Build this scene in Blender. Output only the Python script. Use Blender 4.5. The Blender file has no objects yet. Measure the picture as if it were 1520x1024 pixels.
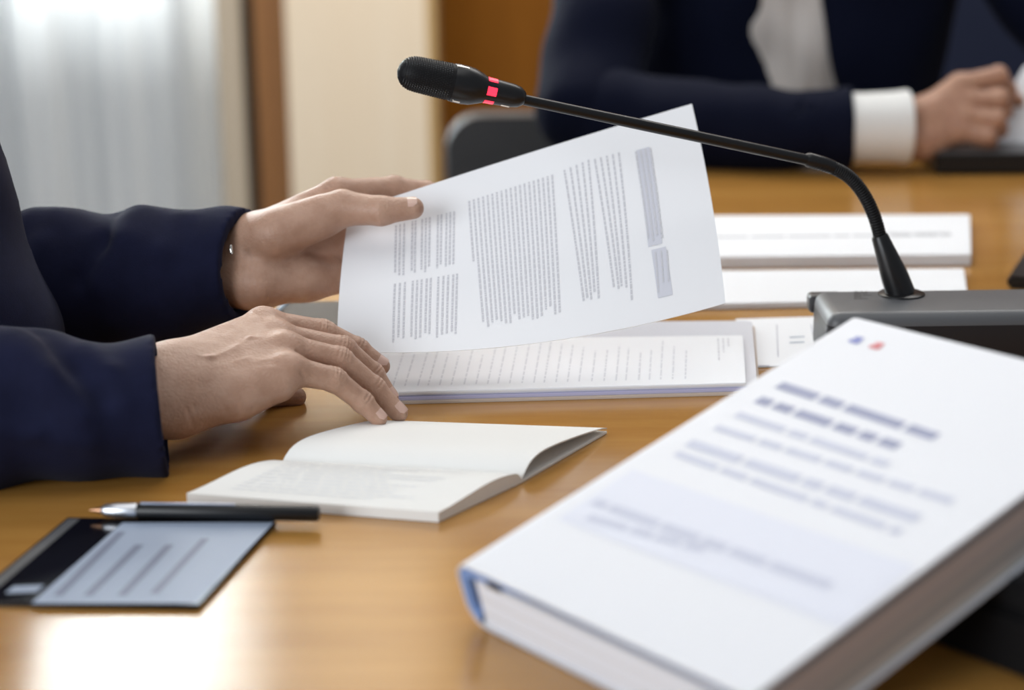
import bpy, bmesh, math, random
import numpy as np
from mathutils import Vector, Matrix, Euler
random.seed(7); rng = np.random.default_rng(7)
SC = bpy.context.scene; COL = SC.collection
TZ = 0.75                                   # height of the table top
# ------------------------------------------------------------------ camera
FPX = 2950.0; PITCH = math.radians(15.0); ROLL = 0.013
CAM = np.array([0.0, 0.0, TZ + 0.46])
FW = np.array([0, math.cos(PITCH), -math.sin(PITCH)]); U0 = np.array([0, math.sin(PITCH), math.cos(PITCH)]); R0 = np.array([1.0, 0, 0])
XR = math.cos(ROLL) * R0 - math.sin(ROLL) * U0; UP = math.cos(ROLL) * U0 + math.sin(ROLL) * R0
def P(x, y, D):                             # point seen at a photo position, at depth D
    return CAM + D * (FW + (x - 760) / FPX * XR + (512 - y) / FPX * UP)
def T(x, y, h=0.0):                         # point at height h above the table
    d = P(x, y, 1.0) - CAM
    return CAM + d * ((TZ + h - CAM[2]) / d[2])
def TD(x, y, h=0.0):
    return float((T(x, y, h) - CAM) @ FW)
cd = bpy.data.cameras.new('camera'); co = bpy.data.objects.new('camera', cd); COL.objects.link(co)
M = Matrix(((XR[0], UP[0], -FW[0], CAM[0]), (XR[1], UP[1], -FW[1], CAM[1]), (XR[2], UP[2], -FW[2], CAM[2]), (0, 0, 0, 1)))
co.matrix_world = M
cd.sensor_width = 36; cd.lens = FPX / 1520 * 36; cd.clip_start = 0.05; cd.clip_end = 100
cd.dof.use_dof = True; cd.dof.focus_distance = 1.57; cd.dof.aperture_fstop = 3.35
SC.camera = co
# ------------------------------------------------------------------ materials
def nod(nt, t, **kw):
    n = nt.nodes.new(t)
    for k, v in kw.items(): setattr(n, k, v)
    return n
def lnk(nt, a, b): nt.links.new(a, b)
def mat(name, col, rough=0.5, spec=0.5, metal=0.0, vary=0.0, vscale=20, bump=0.0, bscale=200, sheen=0.0, sss=0.0, coat=0.0, stretch=(1, 1, 1), col2=None, ior=None, emit=None, estr=0):
    m = bpy.data.materials.new(name); m.use_nodes = True; nt = m.node_tree
    b = nt.nodes['Principled BSDF']
    b.inputs['Base Color'].default_value = (*col, 1); b.inputs['Roughness'].default_value = rough
    b.inputs['Specular IOR Level'].default_value = spec; b.inputs['Metallic'].default_value = metal
    if ior: b.inputs['IOR'].default_value = ior
    if sheen: b.inputs['Sheen Weight'].default_value = sheen; b.inputs['Sheen Roughness'].default_value = .5
    if coat: b.inputs['Coat Weight'].default_value = coat; b.inputs['Coat Roughness'].default_value = .08
    if sss:
        b.inputs['Subsurface Weight'].default_value = sss; b.inputs['Subsurface Radius'].default_value = (1, .35, .2); b.inputs['Subsurface Scale'].default_value = .006
    if emit: b.inputs['Emission Color'].default_value = (*emit, 1); b.inputs['Emission Strength'].default_value = estr
    tc = nod(nt, 'ShaderNodeTexCoord'); mp = nod(nt, 'ShaderNodeMapping'); mp.inputs['Scale'].default_value = stretch
    lnk(nt, tc.outputs['Object'], mp.inputs['Vector'])
    if vary or col2:
        n = nod(nt, 'ShaderNodeTexNoise'); n.inputs['Scale'].default_value = vscale; n.inputs['Detail'].default_value = 5
        lnk(nt, mp.outputs[0], n.inputs['Vector'])
        r = nod(nt, 'ShaderNodeValToRGB'); r.color_ramp.elements[0].position = .35; r.color_ramp.elements[1].position = .65
        c2 = col2 or tuple(c * (1 - vary) for c in col)
        r.color_ramp.elements[0].color = (*c2, 1); r.color_ramp.elements[1].color = (*col, 1)
        lnk(nt, n.outputs['Fac'], r.inputs[0]); lnk(nt, r.outputs[0], b.inputs['Base Color'])
    if bump:
        n = nod(nt, 'ShaderNodeTexNoise'); n.inputs['Scale'].default_value = bscale; n.inputs['Detail'].default_value = 4
        lnk(nt, mp.outputs[0], n.inputs['Vector'])
        bp = nod(nt, 'ShaderNodeBump'); bp.inputs['Strength'].default_value = bump; bp.inputs['Distance'].default_value = .001
        lnk(nt, n.outputs['Fac'], bp.inputs['Height']); lnk(nt, bp.outputs[0], b.inputs['Normal'])
    return m
def wood(name, dark, light, sx=1.5, sy=28, rough=.3, ior=1.5, rot=0.0):
    m = bpy.data.materials.new(name); m.use_nodes = True; nt = m.node_tree; b = nt.nodes['Principled BSDF']
    tc = nod(nt, 'ShaderNodeTexCoord'); mp = nod(nt, 'ShaderNodeMapping'); mp.inputs['Scale'].default_value = (sx, sy, sy); mp.inputs['Rotation'].default_value = (0, 0, rot)
    lnk(nt, tc.outputs['Object'], mp.inputs['Vector'])
    n = nod(nt, 'ShaderNodeTexNoise'); n.inputs['Scale'].default_value = 1.6; n.inputs['Detail'].default_value = 6; n.inputs['Roughness'].default_value = .62; n.inputs['Distortion'].default_value = .6
    n2 = nod(nt, 'ShaderNodeTexNoise'); n2.inputs['Scale'].default_value = 9; n2.inputs['Detail'].default_value = 3
    lnk(nt, mp.outputs[0], n.inputs['Vector']); lnk(nt, mp.outputs[0], n2.inputs['Vector'])
    mx = nod(nt, 'ShaderNodeMath', operation='MULTIPLY_ADD'); mx.inputs[1].default_value = .3
    lnk(nt, n2.outputs['Fac'], mx.inputs[0]); lnk(nt, n.outputs['Fac'], mx.inputs[2])
    r = nod(nt, 'ShaderNodeValToRGB'); r.color_ramp.elements[0].position = .45; r.color_ramp.elements[1].position = .85
    r.color_ramp.elements[0].color = (*dark, 1); r.color_ramp.elements[1].color = (*light, 1)
    lnk(nt, mx.outputs[0], r.inputs[0]); lnk(nt, r.outputs[0], b.inputs['Base Color'])
    b.inputs['Roughness'].default_value = rough; b.inputs['IOR'].default_value = ior
    return m
MW_TABLE = wood('table_wood', (.36, .168, .034), (.47, .24, .058), 1.2, 9, .19, 1.62, .15)
MW_WALL = wood('brown_wall_wood', (.175, .062, .006), (.22, .082, .009), 20, 1.2, .6, 1.2)
MW_POST = wood('orange_post_wood', (.24, .10, .025), (.30, .135, .04), 20, 1.2, .5)
M_CREAM = wood('cream_panel', (.83, .68, .50), (.86, .73, .56), 12, .6, .6)
M_OCHRE = mat('ochre_edge', (.55, .36, .15), .6)
M_BEIGE = mat('beige_strip', (.50, .42, .32), .7)
M_DARKGAP = mat('dark_recess', (.05, .033, .02), .8)
M_FLOOR = mat('floor_carpet', (.10, .09, .085), .9, vary=.3, vscale=300)
M_CEIL = mat('ceiling_white', (.8, .8, .78), .9)
M_PAPER = mat('white_paper', (.83, .84, .87), .65, .3)
M_PAPER2 = mat('cream_paper', (.86, .855, .83), .7, .3)
M_SHEET = mat('sheet_paper', (.88, .885, .91), .6, .3)
M_PRINT = mat('print_grey', (.63, .63, .67), .7, .2)
M_PRINT2 = mat('print_pale', (.68, .69, .73), .7, .2)
M_PRINTD = mat('print_dark', (.28, .29, .36), .7, .2)
M_PBOX = mat('print_box', (.66, .67, .74), .7, .2)
M_COVER = mat('white_cover', (.74, .75, .79), .45, .4)
M_CBOX = mat('cover_box', (.68, .70, .79), .45, .4)
M_CTXT = mat('cover_text', (.30, .32, .46), .5, .3)
M_CTXT2 = mat('cover_text_pale', (.55, .57, .68), .5, .3)
M_BLUE = mat('emblem_blue', (.16, .19, .48), .5); M_RED = mat('emblem_red', (.62, .17, .19), .5)
M_BLUEBAND = mat('blue_spine_band', (.20, .34, .68), .5)
M_BLACK = mat('black_plastic', (.007, .007, .008), .32, .4)
M_BLACKM = mat('black_matte', (.006, .006, .007), .55, .22, bump=.3, bscale=900)
M_GREY = mat('grey_base_plastic', (.085, .088, .095), .42, .5, bump=.12, bscale=1500)
M_BASEF = mat('base_black', (.008, .008, .011), .4)
M_LED = mat('red_light', (.8, .02, .05), .3, emit=(1.0, .03, .07), estr=1.6)
M_CHROME = mat('chrome', (.9, .86, .78), .12, metal=1)
M_SILVER = mat('silver', (.75, .77, .82), .3, metal=1)
M_NAVY = mat('navy_wool', (.0095, .0115, .036), .85, .12, sheen=.03, bump=.25, bscale=900, vary=.15, vscale=60)
M_NAVY2 = mat('dark_wool', (.0042, .0060, .018), .85, .08, sheen=.02, bump=.2, bscale=500)
M_TROUS = mat('trouser_wool', (.01, .011, .016), .9, .1)
M_SHIRT = mat('white_shirt', (.82, .82, .80), .8, .2, bump=.2, bscale=500)
M_SHIRT2 = mat('striped_shirt', (.74, .69, .65), .8, .2, col2=(.62, .57, .53), vscale=6, stretch=(12, 1, 1))
M_SHOE = mat('shoe_leather', (.01, .009, .008), .35)
M_HAIR = mat('hair', (.06, .05, .045), .6, bump=.6, bscale=250)
M_LEATHER = mat('black_leather', (.045, .044, .045), .5, .5, bump=.2, bscale=250)
M_BLUEUP = mat('blue_upholstery', (.012, .018, .05), .8, bump=.2, bscale=400)
M_SCREEN = mat('screen_reflection', (.31, .37, .48), .45, .25)
M_SCREENB = mat('screen_bar', (.17, .20, .28), .45, .25)
M_GLASSBLK = mat('black_glass', (.004, .004, .006), .12, .5)
M_GREYTAB = mat('grey_cover', (.13, .115, .10), .75, .2)
M_PALEBLUE = mat('edge_highlight_blue', (.42, .55, .68), .3)
M_LILAC = mat('lilac_paper', (.50, .49, .68), .7)
M_TAN = mat('tan_card', (.58, .49, .42), .7)
M_FORE = mat('page_edges', (.82, .84, .90), .8, .2)
def skin(name, a, b):
    m = mat(name, a, .46, .4, col2=b, vscale=70, bump=.55, bscale=420, sss=.10)
    nt = m.node_tree; pb = nt.nodes['Principled BSDF']
    # a second, finer layer of creases
    tc = [n for n in nt.nodes if n.type == 'TEX_COORD'][0]
    v = nod(nt, 'ShaderNodeTexVoronoi'); v.inputs['Scale'].default_value = 330; v.feature = 'DISTANCE_TO_EDGE'
    lnk(nt, tc.outputs['Object'], v.inputs['Vector'])
    bp = nod(nt, 'ShaderNodeBump'); bp.inputs['Strength'].default_value = .3; bp.inputs['Distance'].default_value = .0007
    old = [n for n in nt.nodes if n.type == 'BUMP'][0]
    lnk(nt, v.outputs['Distance'], bp.inputs['Height']); lnk(nt, old.outputs[0], bp.inputs['Normal']); lnk(nt, bp.outputs[0], pb.inputs['Normal'])
    return m
M_SKIN = skin('skin', (.52, .325, .235), (.44, .26, .18))
M_SKIN2 = skin('skin_far', (.50, .285, .19), (.43, .23, .155))
M_NAIL = mat('nail', (.66, .44, .36), .28, .5, coat=.3)
# ------------------------------------------------------------------ object helpers
def link(o, parent=None, loc=None):
    COL.objects.link(o)
    if parent is not None:
        o.parent = parent
    return o
def meshobj(name, verts, faces, m, parent=None, smooth=True, origin=None, mats=None, mi=None):
    """verts in world space; a top-level mesh gets its origin at `origin`, a part hangs on its parent's origin"""
    v = np.asarray(verts, float)
    off = np.zeros(3)
    if parent is not None: off = np.array(base_of(parent))
    elif origin is not None: off = np.array(origin)
    else: off = np.array([(v[:, 0].min() + v[:, 0].max()) / 2, (v[:, 1].min() + v[:, 1].max()) / 2, v[:, 2].min()])
    me = bpy.data.meshes.new(name)
    me.from_pydata([tuple(p) for p in (v - off)], [], [tuple(int(i) for i in f) for f in faces])
    for q in (mats or [m]): me.materials.append(q)
    if mi is not None: me.polygons.foreach_set('material_index', mi)
    me.polygons.foreach_set('use_smooth', [smooth] * len(me.polygons)); me.update()
    if smooth and len(me.polygons) < 20000 and name not in ('suit_jacket', 'shirt', 'person', 'curtain'): me.set_sharp_from_angle(angle=math.radians(48))
    o = bpy.data.objects.new(name, me); link(o, parent)
    if parent is None: o.location = off
    o['_base'] = tuple(off)
    return o
def base_of(o):
    return o['_base']
def thing(name, label, cat, loc=(0, 0, 0), group=None):
    o = bpy.data.objects.new(name, None); o.empty_display_size = .05; link(o); o.location = loc; o['_base'] = tuple(loc)
    return tag(o, label, cat, group)
def tag(o, label, cat, group=None):
    o['label'] = label; o['category'] = cat
    if group: o['group'] = group
    return o
def struct(o): o['kind'] = 'structure'; return o
def rbox(size, bev=.003, seg=3):
    bm = bmesh.new(); bmesh.ops.create_cube(bm, size=1.0)
    bmesh.ops.scale(bm, vec=size, verts=bm.verts)
    if bev: bmesh.ops.bevel(bm, geom=list(bm.edges), offset=bev, segments=seg, affect='EDGES', profile=.5)
    v = np.array([p.co[:] for p in bm.verts]); bm.verts.index_update(); f = [[q.index for q in p.verts] for p in bm.faces]; bm.free()
    return v, f
def frame(o, x, y, z):                       # maps local coordinates to world
    Rm = np.stack([np.asarray(x, float), np.asarray(y, float), np.asarray(z, float)], 1)
    return lambda v: np.asarray(v) @ Rm.T + np.asarray(o)
def unit(v): v = np.asarray(v, float); return v / np.linalg.norm(v)
def slab(c4, thick, bev=.001, seg=2):
    """c4: top corners (world) front-left, front-right, back-right, back-left; thickness downwards"""
    bm = bmesh.new(); t = [bm.verts.new(tuple(p)) for p in c4]; b = [bm.verts.new((p[0], p[1], p[2] - thick)) for p in c4]
    bm.faces.new(t); bm.faces.new(b[::-1])
    for i in range(4): bm.faces.new((t[i], b[i], b[(i + 1) % 4], t[(i + 1) % 4]))
    if bev: bmesh.ops.bevel(bm, geom=list(bm.edges), offset=bev, segments=seg, affect='EDGES')
    bm.verts.index_update(); v = np.array([p.co[:] for p in bm.verts]); f = [[q.index for q in p.verts] for p in bm.faces]; bm.free()
    return v, f
def join(parts):
    V, F, I = [], [], []; n = 0
    for k, (v, f) in enumerate(parts):
        V.append(np.asarray(v)); F += [[i + n for i in q] for q in f]; I += [k] * len(f); n += len(v)
    return np.concatenate(V), F, I
def tube(pts, rad, seg=16, cap=True):
    pts = np.asarray(pts, float); n = len(pts); rad = np.broadcast_to(rad, (n,))
    tan = np.gradient(pts, axis=0); tan /= np.linalg.norm(tan, axis=1)[:, None]
    ref = np.array([0, 0, 1.0]) if abs(tan[0][2]) < .9 else np.array([1.0, 0, 0])
    u = unit(np.cross(tan[0], ref)); V = []
    for i in range(n):
        u = unit(u - tan[i] * (u @ tan[i])); w = np.cross(tan[i], u)
        for k in range(seg):
            a = 2 * math.pi * k / seg; V.append(pts[i] + rad[i] * (math.cos(a) * u + math.sin(a) * w))
    F = [[i * seg + k, i * seg + (k + 1) % seg, (i + 1) * seg + (k + 1) % seg, (i + 1) * seg + k] for i in range(n - 1) for k in range(seg)]
    if cap: F += [list(range(seg))[::-1], [(n - 1) * seg + k for k in range(seg)]]
    return np.array(V), F
def spline(pts, n=40):
    pts = np.asarray(pts, float); m = len(pts); out = []
    for t in np.linspace(0, m - 1 - 1e-9, n):
        i = int(t); f = t - i
        p0, p1, p2, p3 = pts[max(i - 1, 0)], pts[i], pts[min(i + 1, m - 1)], pts[min(i + 2, m - 1)]
        out.append(.5 * ((2 * p1) + (-p0 + p2) * f + (2 * p0 - 5 * p1 + 4 * p2 - p3) * f * f + (-p0 + 3 * p1 - 3 * p2 + p3) * f ** 3))
    return np.array(out)
# ------------------------------------------------------------------ implicit bodies (one continuous skin)
class Field:
    def __init__(s, lo, hi, h):
        s.lo = np.array(lo, np.float32); s.h = h; s.n = np.maximum(((np.array(hi) - np.array(lo)) / h).astype(int) + 1, 4)
        s.d = np.full(tuple(s.n), .2, np.float32)
    def new(s):
        g = Field.__new__(Field); g.lo, g.h, g.n = s.lo, s.h, s.n; g.d = np.full(tuple(s.n), .2, np.float32); return g
    def box(s, a, b, mgn):
        i0 = np.clip(((np.asarray(a) - mgn - s.lo) / s.h).astype(int), 0, s.n - 1); i1 = np.clip(((np.asarray(b) + mgn - s.lo) / s.h).astype(int) + 2, 1, s.n)
        sl = tuple(slice(int(p), int(q)) for p, q in zip(i0, i1))
        g = np.ogrid[sl]; return sl, [(g[k].astype(np.float32) * s.h + s.lo[k]) for k in range(3)]
    def put(s, sl, d, k):
        a = s.d[sl]
        if k > 0:
            t = np.maximum(k - np.abs(a - d), 0) / k; s.d[sl] = np.minimum(a, d) - t * t * k * .25
        else: s.d[sl] = np.minimum(a, d)
    def capd(s, g, a, b, ra, rb, flat=None):
        a = np.asarray(a, np.float32); b = np.asarray(b, np.float32); ab = b - a; L2 = max(float(ab @ ab), 1e-12)
        px, py, pz = g[0] - a[0], g[1] - a[1], g[2] - a[2]
        t = np.clip((px * ab[0] + py * ab[1] + pz * ab[2]) / L2, 0, 1)
        qx, qy, qz = px - t * ab[0], py - t * ab[1], pz - t * ab[2]
        if flat is not None:                 # flattened section: (axis, factor)
            ax, fa = flat; w = qx * ax[0] + qy * ax[1] + qz * ax[2]; e = (fa - 1)
            qx, qy, qz = qx + e * w * ax[0], qy + e * w * ax[1], qz + e * w * ax[2]
        return np.sqrt(qx * qx + qy * qy + qz * qz) - (ra + (rb - ra) * t)
    def cap(s, a, b, ra, rb=None, k=.004, flat=None):
        rb = ra if rb is None else rb; m = max(ra, rb) + max(k, .01) + 3 * s.h
        sl, g = s.box(np.minimum(a, b), np.maximum(a, b), m); s.put(sl, s.capd(g, a, b, ra, rb, flat), k)
    def chain(s, pts, rad, k=.003, flat=None):
        for i in range(len(pts) - 1): s.cap(pts[i], pts[i + 1], rad[i], rad[i + 1], k if i else 0 * k + k, flat)
    def ell(s, c, r, k=.02, rot=None):
        r = np.asarray(r, np.float32); m = float(r.max()) + k + 3 * s.h; sl, g = s.box(np.asarray(c), np.asarray(c), m)
        x, y, z = g[0] - np.float32(c[0]), g[1] - np.float32(c[1]), g[2] - np.float32(c[2])
        if rot is not None:
            Rm = np.array(Euler(rot).to_matrix().transposed(), np.float32)
            x, y, z = Rm[0, 0] * x + Rm[0, 1] * y + Rm[0, 2] * z, Rm[1, 0] * x + Rm[1, 1] * y + Rm[1, 2] * z, Rm[2, 0] * x + Rm[2, 1] * y + Rm[2, 2] * z
        q = np.sqrt((x / r[0]) ** 2 + (y / r[1]) ** 2 + (z / r[2]) ** 2); q2 = np.sqrt((x / r[0] ** 2) ** 2 + (y / r[1] ** 2) ** 2 + (z / r[2] ** 2) ** 2) + 1e-6
        s.put(sl, (q * (q - 1) / q2).astype(np.float32), k)
    def merge(s, o, k): s.put(tuple(slice(None) for _ in range(3)), o.d, k)
    def mark(s, pts, amp, w):                # groove (amp > 0) or ridge (amp < 0) along a path
        for i in range(len(pts) - 1):
            sl, g = s.box(np.minimum(pts[i], pts[i + 1]), np.maximum(pts[i], pts[i + 1]), 3.2 * w)
            d = s.capd(g, pts[i], pts[i + 1], 0, 0); s.d[sl] += amp * np.exp(-(d / w) ** 2)
    def sub(s, a, b, ra, rb):
        m = max(ra, rb) + .012; sl, g = s.box(np.minimum(a, b), np.maximum(a, b), m); s.d[sl] = np.maximum(s.d[sl], -s.capd(g, a, b, ra, rb))
    def cut(s, c, n):                        # keep the side opposite to n
        sl, g = s.box(s.lo, s.lo + s.n * s.h, 0); n = unit(n)
        s.d[sl] = np.maximum(s.d[sl], (g[0] - c[0]) * n[0] + (g[1] - c[1]) * n[1] + (g[2] - c[2]) * n[2])
    def add(s, fn):
        sl, g = s.box(s.lo, s.lo + s.n * s.h, 0); s.d[sl] += fn(*g).astype(np.float32)
    def mesh(s):
        d = s.d.copy(); d[0] = d[-1] = .1; d[:, 0] = d[:, -1] = .1; d[:, :, 0] = d[:, :, -1] = .1
        ins = d < 0; nx, ny, nz = d.shape
        c = np.zeros((nx - 1, ny - 1, nz - 1), np.int8)
        cs = [(i, j, k) for i in (0, 1) for j in (0, 1) for k in (0, 1)]
        for i, j, k in cs: c += ins[i:nx - 1 + i, j:ny - 1 + j, k:nz - 1 + k]
        I = np.argwhere((c > 0) & (c < 8)); idx = np.full(c.shape, -1, np.int64); idx[tuple(I.T)] = np.arange(len(I))
        acc = np.zeros((len(I), 3)); cnt = np.zeros(len(I))
        for a in cs:
            for ax in range(3):
                if a[ax]: continue
                b = list(a); b[ax] = 1
                da = d[I[:, 0] + a[0], I[:, 1] + a[1], I[:, 2] + a[2]]; db = d[I[:, 0] + b[0], I[:, 1] + b[1], I[:, 2] + b[2]]
                x = (da < 0) != (db < 0); t = np.where(x, da / np.where(x, da - db, 1), 0)
                p = np.tile(np.array(a, float), (len(I), 1)); p[:, ax] = t; acc += p * x[:, None]; cnt += x
        V = (I + acc / cnt[:, None]) * s.h + s.lo; F = []
        for ax in range(3):
            o1, o2 = [q for q in range(3) if q != ax]
            sa = [slice(None)] * 3; sb = [slice(None)] * 3; sa[ax] = slice(0, -1); sb[ax] = slice(1, None)
            A = ins[tuple(sa)]; B = ins[tuple(sb)]; E = np.argwhere(A != B); E = E[(E[:, o1] > 0) & (E[:, o2] > 0)]
            def cell(p, q):
                w = E.copy(); w[:, o1] -= p; w[:, o2] -= q; return idx[w[:, 0], w[:, 1], w[:, 2]]
            Q = np.stack([cell(1, 1), cell(0, 1), cell(0, 0), cell(1, 0)], 1)
            flip = ~A[tuple(E.T)]
            if ax == 1: flip = ~flip
            Q[flip] = Q[flip][:, ::-1]; F.append(Q[(Q >= 0).all(1)])
        return V, np.concatenate(F)
def joinarr(parts):
    V, F, n = [], [], 0
    for v, f in parts: V.append(v); F.append(np.asarray(f) + n); n += len(v)
    return np.concatenate(V), np.concatenate(F)
# ------------------------------------------------------------------ the room
def simple_box(name, lo, hi, m, bev=0, parent=None):
    lo, hi = np.array(lo, float), np.array(hi, float); v, f = rbox(hi - lo, bev, 2); return meshobj(name, v + (lo + hi) / 2, f, m, parent, smooth=False)
struct(simple_box('floor', (-4, -1.5, -.05), (4, 5.6, 0), M_FLOOR))
WY = 5.0
struct(simple_box('wall_back', (-.25, 5.22, 0), (4, 5.4, 3.3), MW_WALL))
def strip_x(a, b, y0, y1, name, m):          # upright strips beside the window, from photo positions
    xa = (P(a, 150, y0 * 1.03))[0]; xb = (P(b, 150, y0 * 1.03))[0]
    return struct(simple_box(name, (xa, y0, 0), (xb, y1, 3.3), m)), xa, xb
_, xs0, xs1 = strip_x(337, 372, 4.93, 5.2, 'trim_1', M_BEIGE)
strip_x(372, 393, 4.99, 5.2, 'trim_2', M_DARKGAP)
strip_x(392, 437, 4.95, 5.2, 'trim_3', MW_POST)
_, xc0, xc1 = strip_x(437, 638, 4.90, 5.2, 'wall_pillar', M_CREAM)
strip_x(638, 651, 4.905, 5.25, 'trim_4', M_OCHRE)
struct(simple_box('wall_sill', (-4, 5.0, 0), (xs0, 5.2, .06), M_BEIGE))
struct(simple_box('wall_lintel', (-4, 5.0, 2.9), (xs0, 5.2, 3.3), M_BEIGE))
# window: frame, mullions, pane
MW_FR = mat('window_frame_paint', (.30, .33, .35), .5)
mg = bpy.data.materials.new('window_glass'); mg.use_nodes = True
gn = mg.node_tree; gn.nodes.remove(gn.nodes['Principled BSDF']); gt_ = nod(gn, 'ShaderNodeBsdfTransparent'); gg = nod(gn, 'ShaderNodeBsdfGlossy'); gx = nod(gn, 'ShaderNodeMixShader'); gl_ = nod(gn, 'ShaderNodeFresnel')
gt_.inputs[0].default_value = (.95, .98, .98, 1); gg.inputs['Roughness'].default_value = .02; gl_.inputs[0].default_value = 1.45
lnk(gn, gl_.outputs[0], gx.inputs[0]); lnk(gn, gt_.outputs[0], gx.inputs[1]); lnk(gn, gg.outputs[0], gx.inputs[2]); lnk(gn, gx.outputs[0], gn.nodes['Material Output'].inputs[0])
wxs = [P(x, 150, 5.22)[0] for x in (290, 36)]; dxm = wxs[0] - wxs[1]
mull = [wxs[0] - dxm * k for k in range(0, 6)]
fr = []
for xm in mull: fr.append((rbox((.038, .05, 2.84), .004)[0] + np.array([xm, 5.12, 1.48]), rbox((.038, .05, 2.84), .004)[1]))
for z in (.085, 2.875): v, f = rbox((xs0 + 3.6, .05, .05), .004); fr.append((v + np.array([(xs0 - 3.6) / 2, 5.12, z]), f))
v, f, _ = join(fr); wf = struct(meshobj('window_1', v, f, MW_FR, smooth=False))
v, f = rbox((xs0 + 3.6, .006, 2.78), 0); meshobj('pane', v + np.array([(xs0 - 3.6) / 2, 5.13, 1.48]), f, mg, wf, smooth=False)
# sheer curtain in soft pleats
mc = bpy.data.materials.new('sheer_curtain'); mc.use_nodes = True; nt = mc.node_tree; nt.nodes.remove(nt.nodes['Principled BSDF'])
out = nt.nodes['Material Output']; df = nod(nt, 'ShaderNodeBsdfDiffuse'); tr = nod(nt, 'ShaderNodeBsdfTranslucent'); mx = nod(nt, 'ShaderNodeMixShader'); mx.inputs[0].default_value = .6
df.inputs[0].default_value = (.90, .91, .92, 1); tr.inputs[0].default_value = (.93, .94, .95, 1)
lnk(nt, df.outputs[0], mx.inputs[1]); lnk(nt, tr.outputs[0], mx.inputs[2]); lnk(nt, mx.outputs[0], out.inputs[0])
NX, NZ = 520, 8; V = []; x0c, x1c = -3.5, xs0 + .012
ph = np.cumsum(rng.uniform(.7, 1.5, NX + 1)) * 2 * math.pi / 30
for j in range(NZ + 1):
    for i in range(NX + 1):
        xx = x0c + (x1c - x0c) * i / NX; am = .016 + .01 * math.sin(xx * 9) + .004 * math.sin(xx * 31)
        V.append((xx + .004 * math.sin(ph[i] * 1.7), 5.055 + am * math.sin(ph[i] * .62) + .006 * math.sin(ph[i] * 2.1), .01 + 2.95 * j / NZ))
F = [[j * (NX + 1) + i, j * (NX + 1) + i + 1, (j + 1) * (NX + 1) + i + 1, (j + 1) * (NX + 1) + i] for j in range(NZ) for i in range(NX)]
tag(meshobj('curtain', V, F, mc), 'sheer white floor-length curtain glowing with daylight before the window', 'curtain')
# ------------------------------------------------------------------ table
tab = thing('conference_table', 'large glossy orange-brown wooden conference table everything stands on', 'table', (.5, 1.6, 0))
outl = [(-.85, .9), (-.58, 1.17), (-.43, 1.36), (-.37, 1.6), (-.36, 1.95), (-.21, 2.2), (0, 2.44), (.25, 2.64), (.6, 2.7), (1.8, 2.7), (1.8, .45), (-.85, .45)]
bm = bmesh.new(); vs = [bm.verts.new((x, y, TZ)) for x, y in outl][::-1]; fc = bm.faces.new(vs); bm.normal_update()
r_ = bmesh.ops.extrude_face_region(bm, geom=[fc]); bmesh.ops.translate(bm, vec=(0, 0, -.04), verts=[g for g in r_['geom'] if isinstance(g, bmesh.types.BMVert)])
bmesh.ops.recalc_face_normals(bm, faces=bm.faces)
bmesh.ops.bevel(bm, geom=[e for e in bm.edges if abs(e.verts[0].co.z - e.verts[1].co.z) < 1e-6 and e.verts[0].co.z > TZ - .01], offset=.004, segments=3, affect='EDGES')
bm.verts.index_update(); v = np.array([p.co[:] for p in bm.verts]); f = [[q.index for q in p.verts] for p in bm.faces]; bm.free()
meshobj('tabletop', v, f, MW_TABLE, tab, smooth=False)
for lx, ly in ((.05, 1.0), (1.5, 1.0), (.7, 2.3), (1.55, 2.3)):
    v, f = rbox((.09, .09, TZ - .04), .006); meshobj('leg', v + np.array([lx, ly, (TZ - .04) / 2]), f, MW_TABLE, tab, smooth=False)
# ------------------------------------------------------------------ flat papers and stacks
def strips(S, N, items, off=.00025, seg=6):
    """items: (u0, v0, u1, v1, half width vector in uv) quads following the surface S"""
    V, F = [], []
    for (u0, v0, u1, v1, wu, wv) in items:
        b = len(V)
        for i in range(seg + 1):
            t = i / seg; u, w = u0 + (u1 - u0) * t, v0 + (v1 - v0) * t
            for s in (-1, 1):
                uu, ww = u + s * wu, w + s * wv; V.append(np.asarray(S(uu, ww)) + off * np.asarray(N(uu, ww)))
        F += [[b + 2 * i, b + 2 * i + 1, b + 2 * i + 3, b + 2 * i + 2] for i in range(seg)]
    return V, F
def words(u0, v0, u1, v1, wu, wv, wl=.03, gap=.006, rag=0.0):
    L = math.hypot(u1 - u0, v1 - v0) * (1 - random.random() * rag); full = math.hypot(u1 - u0, v1 - v0); out = []; t = 0
    while t < L - .004:
        e = min(t + wl * random.uniform(.35, 1.5), L); a, b = t / full, e / full
        out.append((u0 + (u1 - u0) * a, v0 + (v1 - v0) * a, u0 + (u1 - u0) * b, v0 + (v1 - v0) * b, wu, wv)); t = e + gap
    return out
def flat_surface(c4):                        # bilinear, corners as in slab
    a, b, c, d = [np.asarray(q, float) for q in c4]
    S = lambda u, v: (1 - u) * (1 - v) * a + u * (1 - v) * b + u * v * c + (1 - u) * v * d
    return S, (lambda u, v: np.array([0, 0, 1.0]))
def uv_of(S, x, y, it=12):                   # which (u, v) of a surface shows at a photo position
    u = v = .5
    def pr(u, v):
        d = np.asarray(S(u, v)) - CAM; z = d @ FW; return np.array([760 + FPX * (d @ XR) / z, 512 - FPX * (d @ UP) / z])
    for _ in range(it):
        r = pr(u, v) - np.array([x, y]); e = 1e-4
        J = np.stack([(pr(u + e, v) - pr(u, v)) / e, (pr(u, v + e) - pr(u, v)) / e], 1); s = np.linalg.solve(J, -r); u += s[0]; v += s[1]
    return u, v
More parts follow.
